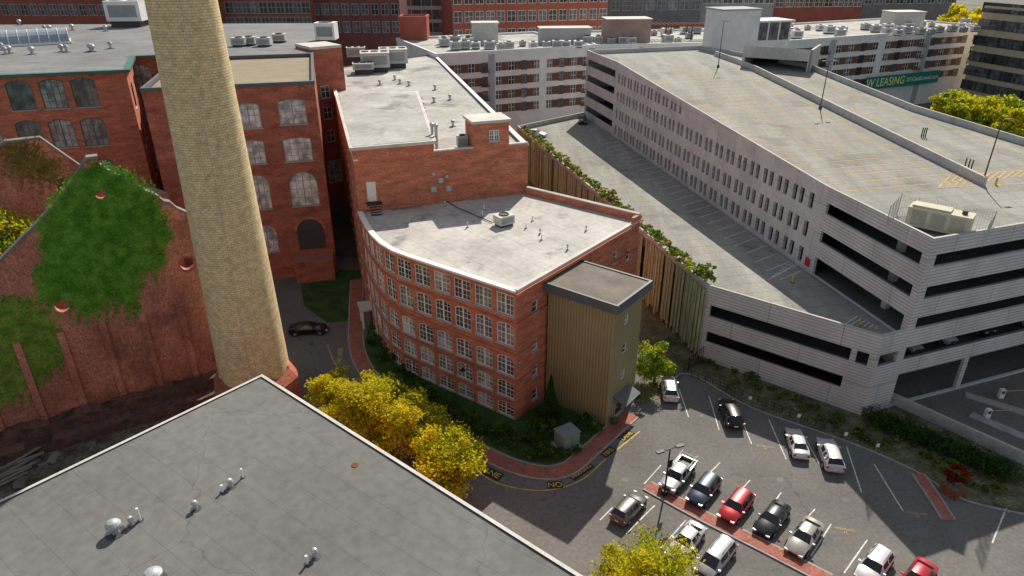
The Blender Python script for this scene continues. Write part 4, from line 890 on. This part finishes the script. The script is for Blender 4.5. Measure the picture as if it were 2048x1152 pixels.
m0=rP(1430,112); m1=rP(1968,372); mb=MB(); mps=[tuple(m0.xy.lerp(m1.xy,k/8)) for k in range(9)]; mb.ribbon(mps,.4,zb,lambda p:zr(p[1])+1.25); mb.build('divider_wall',[conc],gg)
tallp=[tuple(p) for p in (gA0,gA,gC,gB,gG,gR1,gR2,gR0,gBk)]
for z in (18.3,14.2): mb=MB(); mb.prism(offs(ccw(tallp),.45,True),z-.35,z); mb.build('floor_slab',[slabm],gg)  # slab concrete darkened to paint in the shade between levels
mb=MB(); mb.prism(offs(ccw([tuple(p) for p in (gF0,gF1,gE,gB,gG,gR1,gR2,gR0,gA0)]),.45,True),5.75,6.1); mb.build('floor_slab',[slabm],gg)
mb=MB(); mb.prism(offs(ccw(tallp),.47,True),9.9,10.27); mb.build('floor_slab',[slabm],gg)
for k in range(5):
    mb=MB(); q=gB.lerp(gG,(k+.5)/5)+gk*7; mb.box((q.x,q.y,11),(.8,.8,21.9),.3); mb.build('column',[conc],gg)
mb=MB(); dk=ccw([tuple(p) for p in (gF0,gF1,gE,gB,gC,gA,gA0)]); mb.prism(offs(dk,.42,True),ZD-.4,ZD); mb.build('lower_deck',[deckm],gg)
mb=MB(); mb.ribbon([tuple(gF0),tuple(gF1),tuple(gE),tuple(gB)],.34,ZD-.2,11.52,side=.19); mb.build('deck_parapet',[conc],gg)
mb=MB(); mb.ribbon([tuple(gA0),tuple(gF0)],.34,0,11.5); mb.build('deck_parapet',[conc],gg)
mb=MB(); Lf=(gF1-gF0).length; wall(mb,gF0,gF1,0,10.6,[(2+6*k,7+6*k,1.2,9.2) for k in range(int((Lf-3)/6))],depth=.5); mb.build('side_frame',[cgrey],gg)
d=(gF1-gF0).normalized(); n_=Vector((d.y,-d.x))
for k in range(int(Lf/3.0)):
    mb=MB(); s=1.2+3.0*k
    for j in range(9):
        s0=s+j*.31; y0=.35+.16*math.sin(j*2.1+k); y1=.35+.16*math.sin(j*2.1+1.6+k); zb_=.6+.5*math.sin(k*1.7+j)
        if (k%7==4 and j in(3,4)) or (j+k*3)%11==0: continue
        a=gF0+d*s0+n_*y0; b=gF0+d*(s0+.27)+n_*y1
        mb.poly([(a.x,a.y,zb_),(b.x,b.y,zb_),(b.x,b.y,10.9),(a.x,a.y,10.9)])
    mb.build('screen_panel',[screenm],gg)
mb=MB()
def strip(a,b,wd,zf,mbx):
    a=Vector(a);b=Vector(b); e=(b-a).normalized(); n_=Vector((-e.y,e.x))*wd/2
    mbx.poly([(q.x,q.y,zf(q.y)) for q in (a-n_,b-n_,b+n_,a+n_)])
zl=lambda Y:zr(Y)+.02
Y=89.8
while Y<168:
    f=(Y-gA.y)/(gB.y-gA.y); L_=gA.lerp(gB,f); xm=m0.x+(m1.x-m0.x)*(Y-m0.y)/(m1.y-m0.y)
    wdt=(xm-L_.x)
    for s0,s1 in ((.7,5.4),(wdt*.5-5,wdt*.5),(wdt*.5+.1,wdt*.5+4.8),(wdt-5.4,wdt-.6)):
        strip(L_+gn*s0,L_+gn*s1,.2,zl,mb)
    if Y>97:
        M_=Vector((xm,Y)); xr=XR(Y)
        strip(M_+gn*.7,M_+gn*5,.2,zl,mb)
        if xr-xm>13: strip(M_+gn*(xr-xm-6.5),M_+gn*(xr-xm-1.8),.2,zl,mb)
    Y+=2.75
for k in range(12):
    a=rP(1878+k*16,374-k*2);b=rP(1900+k*16,352-k*1.2); strip(a.xy,b.xy,.22,zl,mb)
strip(rP(1872,376).xy,rP(2060,366).xy,.22,zl,mb); strip(rP(1890,352).xy,rP(2060,340).xy,.22,zl,mb)
o=mb.build('stall_marking',[M('orange_stall_paint',(.62,.40,.13),var=.3,sc=2)],gg); o['kind']='stuff'
mb=MB(); zd=lambda y:ZD+.012
for k in range(26):
    q=gA.lerp(gB,.03+k*.031)-gn*.6; e=(-gn+gd*.45).normalized(); strip(q,q+e*5.6,.15,zd,mb)
for k in range(7): strip(P(1535+k*7,560-k*6,ZD).xy,P(1565+k*8,545-k*4,ZD).xy,.15,zd,mb)
for k in range(6): strip(P(1690+k*12,648+k*2,ZD).xy,P(1715+k*8,632+k*4,ZD).xy,.15,zd,mb)
o=mb.build('deck_stall_marking',[whitel],gg); o['kind']='stuff'
q=gC.lerp(gB,.02)-gn*.12; mb=MB(); mb.box((q.x-gd.x*1.2,q.y-gd.y*1.2,11.6),(1.0,.1,1.2),math.atan2(gd.y,gd.x)); mb.build('wall_sign',[M('sign_red',(.5,.03,.03))],gg)
a=P(1437,100,27);b=P(1512,97,27); t=thing('garage_stair_tower','white stair and lift tower with glass lobby on the garage roof','tower',a)
d=(b-a).xy.normalized(); k_=Vector((-d.y,d.x)); ztp=upz(a,22)
mb=MB(); mb.prism([tuple(a.xy),tuple(b.xy),tuple(b.xy+k_*9),tuple(a.xy+k_*9)],20,ztp); mb.build('wall',[offw],t)
mb=MB(); mb.prism([tuple(a.xy-d*.3-k_*.3),tuple(b.xy+d*.3-k_*.3),tuple(b.xy+k_*9.3),tuple(a.xy-d*.3+k_*9.3)],ztp,ztp+.4); mb.build('roof',[lgrey],t)
c=b.xy+d*11; z2=upz(a,48)
mb=MB(); mb.prism([tuple(b.xy+k_*1),tuple(c+k_*1),tuple(c+k_*8),tuple(b.xy+k_*8)],26.9,z2); mb.build('lobby_glazing',[G2],t)
mb=MB(); mb.prism([tuple(b.xy),tuple(c+d*.6),tuple(c+d*.6+k_*9),tuple(b.xy+k_*9)],z2,z2+.5)
for s in np.linspace(.1,10.9,4): q=b.xy+d*s+k_*.95; mb.box((q.x,q.y,(26.9+z2)/2),(.4,.4,z2-26.9),0)
mb.prism([tuple(b.xy+k_*.7),tuple(c+k_*.7),tuple(c+k_*1.2),tuple(b.xy+k_*1.2)],26.95,29)
mb.build('lobby_frame',[offw],t)
a=rP(1482,132);b=rP(1618,146); rh=thing('ramp_housing','concrete walled ramp opening beside the stair tower on the garage roof','ramp housing',a)
mb=MB(); dd_=(b-a).xy.normalized(); kk=Vector((-dd_.y,dd_.x)); zt_=upz(b,100); Lh=(b-a).xy.length
wall(mb,a.xy,b.xy,25.6,zt_,[(.6,Lh-.8,25.61,zt_-2.6)],depth=10); mb.ribbon([tuple(b.xy),tuple(b.xy+kk*12)],.5,25.6,zt_,side=.26); mb.prism([tuple(a.xy+kk*.1),tuple(b.xy+kk*.1),tuple(b.xy+kk*10),tuple(a.xy+kk*10)],zt_-1.4,zt_-1.2); mb.build('wall',[conc],rh)
mb=MB(); q=a.xy+kk*9.8; wall(mb,q,q+dd_*Lh,25.6,zt_-1.3); mb.build('painted_opening_shade',[shadem],rh)  # near-black sheet painting the shade deep in the ramp opening
p=rP(1872,462); pa=rP(1922,468);pb=rP(1826,448); an=math.atan2((pa-pb).y,(pa-pb).x)
t=thing('generator','large cream standby generator on the garage roof corner','generator',p,an)
mb=MB(); mb.box((0,0,1.5),(6.6,2.4,2.3)); mb.box((-1.0,0,2.75),(4.0,1.8,.3)); mb.build('enclosure',[M('cream_enclosure',(.62,.58,.46),var=.08)],t,local=True)
mb=MB(); mb.box((0,0,.2),(6.9,2.5,.35)); mb.build('fuel_tank',[darkm],t,local=True)
cd=M('cream_door',(.5,.47,.38),ribs=(.15,.3,2))
for x in (-2,0,2): mb=MB(); mb.box((x,-1.22,1.5),(1.5,.06,1.7)); mb.build('louver_door',[cd],t,local=True)
mb=MB(); mb.lathe((2.3,0,2.6),[(.3,0),(.3,.5)],10); mb.build('exhaust',[darkm],t,local=True)
fc=thing('generator_fence','grey mesh fence on three sides of the rooftop generator','fence',p)
cs,sn=math.cos(an),math.sin(an); fpt=[(p.x+x*cs-y*sn,p.y+x*sn+y*cs) for x,y in ((-5,-2.2),(-5,3),(5,3),(5,-2.2))]
for a,b in zip(fpt,fpt[1:]):
    a=Vector(a);b=Vector(b); n=int((b-a).length/2)+1
    for k in range(n+1): mb=MB(); q=a.lerp(b,k/n); mb.bar((q.x,q.y,22.1),(q.x,q.y,24.9),.05,n=5); mb.build('post',[galv],fc)
mb=MB()
for a,b in zip(fpt,fpt[1:]):
    a=Vector(a);b=Vector(b)
    for z in np.arange(22.4,24.9,.28): mb.bar((a.x,a.y,z),(b.x,b.y,z),.016,n=4)
    n=int((b-a).length/.28)
    for k in range(n): q=a.lerp(b,k/n); mb.bar((q.x,q.y,22.3),(q.x,q.y,24.8),.016,n=4)
mb.build('mesh_panel',[galv],fc)
def pole(base,h,label,heads=1,mat=greyp,rot=0):
    t=thing('light_pole',label,'street lamp',base,rot); mb=MB(); mb.bar((0,0,0),(0,0,h),.11,r1=.07,n=8); mb.box((0,0,.3),(.45,.45,.6)); mb.build('pole',[mat],t,local=True)
    for s in ([1] if heads==1 else [-1,1]):
        mb=MB(); mb.bar((0,0,h-.1),(s*1.0,0,h),.04); mb.box((s*1.2,0,h),(.9,.4,.16)); mb.build('lamp_head',[mat],t,local=True)
    return t
for (a,b,c_,l,h_) in ((1436,135,42,'grey lamp pole at the far end of the garage roof divider',1),(1640,218,122,'grey lamp pole halfway along the garage roof divider',2),(1964,368,240,'tall lamp pole at the near end of the garage roof divider',1)):
    q=rP(a,b); pole(q,upz(q,c_)-q.z,l,h_,rot=.3,mat=darkm)
q=P(1328,992); t=pole((q.x,q.y,.15),6.2,'black lamp post on the brick island between the parking rows',2,blackp,.4)
mb=MB(); mb.box((.25,0,4.2),(.5,.06,1.0)); mb.build('pole_banner',[blackp],t,local=True)
bym=M('bollard_yellow',(.65,.45,.05))
for i,(a,b,z,m_,l) in enumerate(((1584,565,ZD,1,'yellow bollard on the lower deck below the slot windows'),(1716,655,ZD,1,'yellow bollard on the lower deck near its pointed corner'),(1990,372,22.1,1,'yellow bollard at the near end of the garage roof divider'),(2000,795,0,0,'white ticket machine on the upper island of the garage driveway'),(1972,835,0,0,'white ticket machine on the lower island of the garage driveway'))):
    q=P(a,b,z); t=thing('bollard' if m_ else 'ticket_machine',l,'bollard' if m_ else 'ticket machine',q)
    mb=MB()
    if m_: mb.lathe((0,0,0),[(.14,0),(.14,1.1),(.08,1.2)],10); mb.build('post',[bym],t,local=True); mb=MB(); mb.lathe((0,0,0),[(.3,0),(.3,.06),(.15,.06)],10); mb.build('base_plate',[darkm],t,local=True)
    else:
        mb.box((0,0,.65),(.6,.5,1.3)); mb.build('cabinet',[white],t,local=True); mb=MB(); mb.box((0,-.27,.95),(.4,.04,.4)); mb.build('screen',[darkm],t,local=True); mb=MB(); mb.bar((.4,0,1.0),(3.4,.2,1.05),.05); mb.build('barrier_arm',[yell2],t,local=True)
for l_ in ([(1930,790),(2060,830)],[(1940,830),(2060,880)]):
    mb=MB(); mb.ribbon(px(l_),1.4,0,.15); struct(mb.build('traffic_island',[kerbm]))
for i,(a,b) in enumerate(((1842,262),(1846,262),(1850,262),(1928,325),(1935,327),(1941,329))):
    q=rP(a,b+12); mb=MB(); mb.bar(q,q+Vector((0,0,1.6)),.1); tag(mb.build('vent_pipe',[darkm]),'short dark vent pipe in a cluster on the garage roof','pipe','short vent pipes on the garage roof')
A=P(1768,800).xy;B=P(2120,962).xy; mb=MB(); mb.ribbon([tuple(A),tuple(B)],.4,0,1.5); tag(mb.build('retaining_wall',[conc]),'low concrete wall between the garage driveway and the hedge','wall')
rng=np.random.default_rng(8); n=9500; s=rng.uniform(0,1,n); dA_=P(1745,842).xy; dB_=P(2020,955).xy; bl_=np.array(dA_)[None]*(1-s[:,None])+np.array(dB_)[None]*s[:,None]; wv=1.3+.4*np.sin(s*40)
pts=np.concatenate([bl_+rng.uniform(-1,1,(n,2))*wv[:,None],(rng.uniform(0,1,(n,1))**.6)*(1.2+.4*np.sin(s*63))[:,None]],1)
me=leafmesh('hedge',pts,.16,8); me.materials.append(leaf_d); tag(put('hedge',me),'dark green hedge below the low concrete wall beside the garage','hedge')
for i in range(44):
    f=i/43; a=1385+f*610+random.uniform(-15,15); b=715+f*258+random.uniform(-12,18); shrub('low weedy tuft in the strip below the garage wall',P(a,b,.06),random.uniform(.5,1.0),.6,[leaf_g,leaf_b,leaf_d],[.35,.2,.45],200+i,200,.12,'weedy tufts below the garage wall')
p=P(1903,985); t=thing('steel_planter','rusty square steel planter on the verge','planter',p,.5); mb=MB(); mb.box((0,0,.5),(1.8,1.8,1.0)); mb.build('box',[rust],t,local=True); mb=MB(); mb.box((0,0,1.01),(1.6,1.6,.04)); mb.build('soil',[dirt],t,local=True)
shrub('dark red leaved shrub growing in the rusty planter',(p.x,p.y,1.0),1.3,2.6,[leaf_r],[1],77,1500,.15)
pl_=MB(); pl_.ribbon([tuple(gF0.lerp(gF1,.04)),tuple(gF0.lerp(gF1,.97))],1.1,ZD,11.0,side=1.0); tag(pl_.build('planter_trough',[conc]),'long concrete planter along the left edge of the lower deck','planter')
d=(gF1-gF0).normalized(); n_=Vector((-d.y,d.x))
for i in range(54):
    q=gF0.lerp(gF1,.04+.94*i/53)+n_*random.uniform(.6,1.1); mt=[[leaf_g,leaf_d],[leaf_g,leaf_b],[leaf_b,leaf_g],[leaf_g,leaf_yg]][i%4]
    shrub('green and tan shrub in the planter along the deck edge',(q.x,q.y,10.95),random.uniform(.9,1.5),random.uniform(1.1,2.2),mt,[.6,.4],300+i,380,.16,'shrubs in the deck edge planter')
A=P(1368,748).xy;B=P(1720,888).xy; fc=thing('iron_fence','low black iron rail fence along the top of the parking lot','fence',(*A,0)); n=22
for k in range(n+1): mb=MB(); q=A.lerp(B,k/n); mb.bar((q.x,q.y,0),(q.x,q.y,1.0),.045,n=5); mb.build('post',[blackp],fc)
for z in (.5,.95): mb=MB(); mb.bar((A.x,A.y,z),(B.x,B.y,z),.03,n=4); mb.build('rail',[blackp],fc)
for i,(a,b) in enumerate(((1497,812),(1594,848),(1687,885),(1750,908))):
    q=P(a,b); t=thing('parking_sign','small white parking sign on a short post at the head of a stall','sign',q,0,'small white signs along the stall heads'); mb=MB(); mb.bar((0,0,0),(0,0,1.3),.04,n=5); mb.build('post',[galv],t,local=True); mb=MB(); mb.box((0,-.05,1.3),(.4,.03,.5)); mb.build('panel',[white],t,local=True)
t=thing('iron_gate','tall black iron gate between the verge and the garage screen','gate',P(1375,745)); mb=MB(); A=P(1376,742);B=P(1408,716)
for k in range(9): q=A.lerp(B,k/8); mb.bar(q,q+Vector((0,0,2.2)),.04 if k%8 else .1,n=5)
mb.bar(A+Vector((0,0,2.1)),B+Vector((0,0,2.1)),.04); mb.bar(A+Vector((0,0,.3)),B+Vector((0,0,.3)),.04); mb.build('bars',[blackp],t)
# ------------------------------------------------------------------ cars
ST={
'sedan':[(2.37,.66,.38,.58,.62,.60,''),(2.22,.82,.22,.66,.72,.70,''),(1.35,.90,.20,.80,.92,.76,''),(.95,.91,.20,.88,.98,.76,'ws'),(.25,.91,.20,.92,1.38,.60,'cab'),(-.45,.91,.20,.93,1.43,.60,'cab'),(-1.1,.91,.20,.95,1.37,.58,'rw'),(-1.75,.89,.22,.98,1.08,.72,''),(-2.27,.83,.25,.92,1.02,.68,''),(-2.37,.72,.38,.75,.80,.60,'')],
'suv':[(2.3,.70,.42,.78,.82,.62,''),(2.16,.86,.28,.86,.94,.72,''),(1.4,.92,.26,.98,1.08,.78,''),(1.05,.93,.26,1.02,1.13,.78,'ws'),(.42,.93,.26,1.05,1.58,.66,'cab'),(-.6,.93,.26,1.07,1.66,.66,'cab'),(-1.75,.92,.26,1.09,1.60,.62,'rw'),(-2.15,.90,.28,1.08,1.16,.78,''),(-2.3,.82,.36,.92,.98,.70,'')],
'van':[(2.5,.72,.40,.76,.80,.62,''),(2.36,.88,.26,.86,.94,.72,''),(1.75,.95,.24,.98,1.1,.78,'ws'),(.85,.96,.24,1.05,1.66,.70,'cab'),(-.6,.96,.24,1.07,1.74,.70,'cab'),(-2.1,.95,.24,1.09,1.68,.66,'rw'),(-2.4,.92,.28,1.08,1.16,.80,''),(-2.5,.84,.36,.92,.98,.72,'')],
'pickup':[(2.75,.74,.5,.95,.98,.66,''),(2.6,.92,.36,1.02,1.12,.78,''),(1.75,.97,.34,1.1,1.2,.82,''),(1.4,.98,.34,1.12,1.24,.82,'ws'),(.75,.98,.34,1.15,1.76,.70,'cab'),(-.1,.98,.34,1.17,1.82,.70,'cab'),(-.75,.98,.34,1.18,1.78,.68,'rw'),(-.95,.98,.34,1.15,1.18,.80,'')]}
CM={}
def carmeshes(kind):
    if kind in CM: return CM[kind]
    st=ST[kind]; parts={'body':MB(),'windshield':MB(),'rear_window':MB(),'sl':MB(),'sr':MB()}
    def ring(s):
        x,hw,zb_,be,zt_,wt,_=s
        h=[(hw*.86,zb_),(hw*.98,zb_+.12),(hw*1.02,(zb_+be)/2+.05),(hw*.97,be),(wt,zt_-.06),(wt*.84,zt_),(0,zt_+.02)]
        return [Vector((x,y,z)) for y,z in h]+[Vector((x,-y,z)) for y,z in h[-2::-1]]
    R=[ring(s) for s in st]
    for i in range(len(st)-1):
        tg=st[i][6]
        for j in range(12):
            q=[R[i][j],R[i][j+1],R[i+1][j+1],R[i+1][j]]
            jj=j if j<6 else 11-j; tgt='body'
            if tg=='cab' and jj==3: tgt='sl' if j<6 else 'sr'
            if tg=='ws' and jj in (4,5): tgt='windshield'
            if tg=='rw' and jj in (4,5): tgt='rear_window'
            if tgt in('sl','sr'):
                c=sum(q,Vector())/4; q2_=[p.lerp(c,.12) for p in q]; parts[tgt].poly([p.copy() for p in q2_])
                for a in range(4): b=(a+1)%4; parts['body'].poly([q[a],q[b],q2_[b],q2_[a]])
            else: parts[tgt].poly(q)
        parts['body'].poly([R[i][0],R[i+1][0],R[i+1][12],R[i][12]])
    parts['body'].poly(R[0][::-1]); parts['body'].poly(R[-1])
    if kind=='pickup':
        bd=parts['body']; bd.box((-1.85,0,.62),(1.9,1.9,.35))
        for s in (-1,1): bd.box((-1.85,s*.9,.98),(1.88,.12,.42))
        bd.box((-2.78,0,.85),(.1,1.86,.66))
    out={}
    for k,mbx in parts.items():
        me=bpy.data.meshes.new('side_window' if k in('sl','sr') else k); me.from_pydata([tuple(v) for v in mbx.v],[],mbx.f)
        if k=='body':
            bm=bmesh.new(); bm.from_mesh(me); bmesh.ops.remove_doubles(bm,verts=bm.verts,dist=.001); bmesh.ops.recalc_face_normals(bm,faces=bm.faces); bm.to_mesh(me); bm.free()
            me.polygons.foreach_set('use_smooth',[True]*len(me.polygons)); me.set_sharp_from_angle(angle=math.radians(32))
        else: me.materials.append(cglass)
        out[k]=me
    mbx=MB(); mbx.bar((0,-.12,0),(0,.12,0),.34 if kind!='pickup' else .4,n=18); out['wheel']=mbx.mesh('wheel',[tyre])
    mbx=MB(); mbx.bar((0,-.13,0),(0,.13,0),.21,n=10); out['rim']=mbx.mesh('rim',[rimm])
    CM[kind]=out; return out
paintc={}
def paint(c):
    if c not in paintc:
        m,nt,bs=mk('car_paint'); bs.inputs['Base Color'].default_value=(*c,1); bs.inputs['Metallic'].default_value=.25; bs.inputs['Coat Weight'].default_value=.6; bs.inputs['Coat Roughness'].default_value=.05
        n=nd(nt,'ShaderNodeTexNoise'); n.inputs['Scale'].default_value=3; r=nd(nt,'ShaderNodeMapRange'); r.inputs[3].default_value=.25; r.inputs[4].default_value=.42; nt.links.new(n.outputs[0],r.inputs[0]); nt.links.new(r.outputs[0],bs.inputs['Roughness']); paintc[c]=m
    return paintc[c]
def car(kind,col,pos,ang,label,scale=1.09):
    ms=carmeshes(kind); t=thing('pickup_truck' if kind=='pickup' else 'parked_car',label,'pickup truck' if kind=='pickup' else 'car',pos,ang); t.scale=(scale,)*3
    me=ms['body'].copy(); me.materials.append(paint(col)); put('body',me,t,None,True)
    for k in('windshield','rear_window'): put(k,ms[k],t,None,True)
    for k in('sl','sr'): put('side_window',ms[k],t,None,True)
    st=ST[kind]; L_=st[0][0]; Lr=st[-1][0]; hw=max(s[1] for s in st); wr=.34 if kind!='pickup' else .4
    if kind=='pickup': Lr=-2.83
    for x in (L_-.85,Lr+.85 if kind!='pickup' else -1.75):
        for s in (-1,1):
            w_=put('wheel',ms['wheel'],t,Matrix.Translation((x,s*(hw-.08),wr)),True); put('rim',ms['rim'],w_,None,True)
            mb=MB(); n=12
            for i in range(n):
                a0=math.pi*i/n;a1=math.pi*(i+1)/n; y=s*(hw+.028); r_=wr+.09
                q=[(x,y,wr),(x+r_*math.cos(a0),y,wr+r_*math.sin(a0)),(x+r_*math.cos(a1),y,wr+r_*math.sin(a1))]
                mb.poly(q if s<0 else q[::-1])
            mb.build('wheel_arch',[blackp],t,local=True)
    hz=st[0][3]
    for s in (-1,1):
        mb=MB(); mb.box((L_-.10,s*(st[1][1]-.2),hz),(.26,.34,.14)); mb.build('headlight',[lens],t,local=True)
        mb=MB(); mb.box((Lr+.09,s*(st[-2][1]-.13),(st[-1][3]-.02)),(.24,.26,.2)); mb.build('taillight',[redl],t,local=True)
        xc=[q for q in st if q[6]=='ws'][0]; mb=MB(); mb.box((xc[0]-.3,s*(hw+.09),xc[3]+.05),(.14,.2,.14)); mb.build('mirror',[paint(col)],t,local=True)
    mb=MB(); mb.box((L_-.01,0,hz-.16),(.06,hw*.9,.18)); mb.build('grille',[blackp],t,local=True)
    if kind in('suv','van'):
        for s in (-1,1): mb=MB(); mb.bar((.3,s*.58,st[5][4]+.06),(-1.6,s*.56,st[5][4]+.05),.025,n=5); mb.build('roof_rail',[darkm],t,local=True)
    if kind=='pickup':
        mb=MB(); mb.box((-1.85,0,.81),(1.85,1.68,.03)); mb.build('bed_liner',[blackp],t,local=True)
        mb=MB()
        for s in (-1,1): mb.bar((-1.0,s*.85,1.15),(-1.0,s*.85,1.75),.04); mb.bar((-2.6,s*.85,1.15),(-2.6,s*.85,1.75),.04); mb.bar((-2.9,s*.85,1.78),(-.2,s*.8,1.82),.04)
        for x in (-1,-2.6): mb.bar((x,-.85,1.75),(x,.85,1.75),.04)
        mb.build('ladder_rack',[galv],t,local=True)
    mb=MB(); mb.box((Lr-.01,0,.62),(.04,.42,.15)); mb.build('number_plate',[white],t,local=True)
    return t
def pcar(kind,col,a,b,hx,hy,label,z=.004,scale=1.09):
    p=P(a,b,z); q=P(a+hx,b+hy,z); return car(kind,col,p,math.atan2(q.y-p.y,q.x-p.x),label,scale)
W_=(.72,.72,.72);S_=(.42,.42,.42);K_=(.012,.012,.014)
pcar('suv',W_,1338,786,-5,-35,'white crossover nearest the olive tower door, at the top of the lot')
pcar('suv',K_,1460,836,-16,-40,'black SUV with red tail lights in the top row of the lot',scale=1.14)
pcar('sedan',W_,1592,894,-12,-40,'white hatchback left of another white SUV in the top row')
pcar('suv',(.66,.66,.67),1657,919,-14,-40,'white SUV with black roof rails at the right of the top row',scale=1.14)
pcar('pickup',S_,1354,960,-38,48,'silver pickup truck with ladder rack at the head of the island row',scale=1.02)
pcar('suv',(.03,.05,.08),1406,990,-38,48,'dark blue SUV between the silver pickup and the red SUV')
pcar('suv',(.46,.015,.025),1470,1023,-38,48,'bright red SUV in the middle of the island row')
pcar('sedan',K_,1542,1047,-38,48,'black sedan between the red SUV and a beige car')
pcar('sedan',(.36,.34,.31),1606,1084,-36,50,'beige grey sedan last in the island row',scale=1.12)
pcar('suv',(.15,.145,.13),1257,1025,38,-40,'dark grey hatchback parked alone left of the lamp post',scale=1.02)
pcar('sedan',(.62,.62,.62),1370,1092,-38,46,'silver white sedan below the brick island, beside a silver minivan')
pcar('van',(.42,.42,.43),1430,1126,-38,46,'silver minivan below the brick island near the bottom edge',scale=1.03)
pcar('suv',W_,1745,1143,-36,48,'white SUV cut by the bottom edge left of a red car')
pcar('sedan',(.46,.015,.025),1830,1168,-36,48,'red car cut by the bottom edge of the picture')
pcar('sedan',K_,618,665,40,-2,'black sedan parked alone in the lane beside the chimney',scale=1.2)
pcar('sedan',W_,1072,272,30,3,'white sedan parked at the far end of the lower deck',z=ZD+.01,scale=1.15)
pcar('suv',K_,1165,246,-2,20,'black car in the garage shadow at the far end of the lower deck',z=ZD+.01,scale=1.15)
for i,(f,cl) in enumerate(((.12,(.5,.5,.5)),(.26,W_),(.42,(.05,.06,.08)),(.6,W_))):
    q=gB+gdir*(LG*f)+gk*4; car('suv',cl,(q.x,q.y,6.11),math.atan2(-gk.y,-gk.x),['silver car just inside the garage opening nearest its corner','white car second from the corner inside the garage opening','dark car third from the corner inside the garage opening','white car at the right picture edge inside the garage opening'][i])
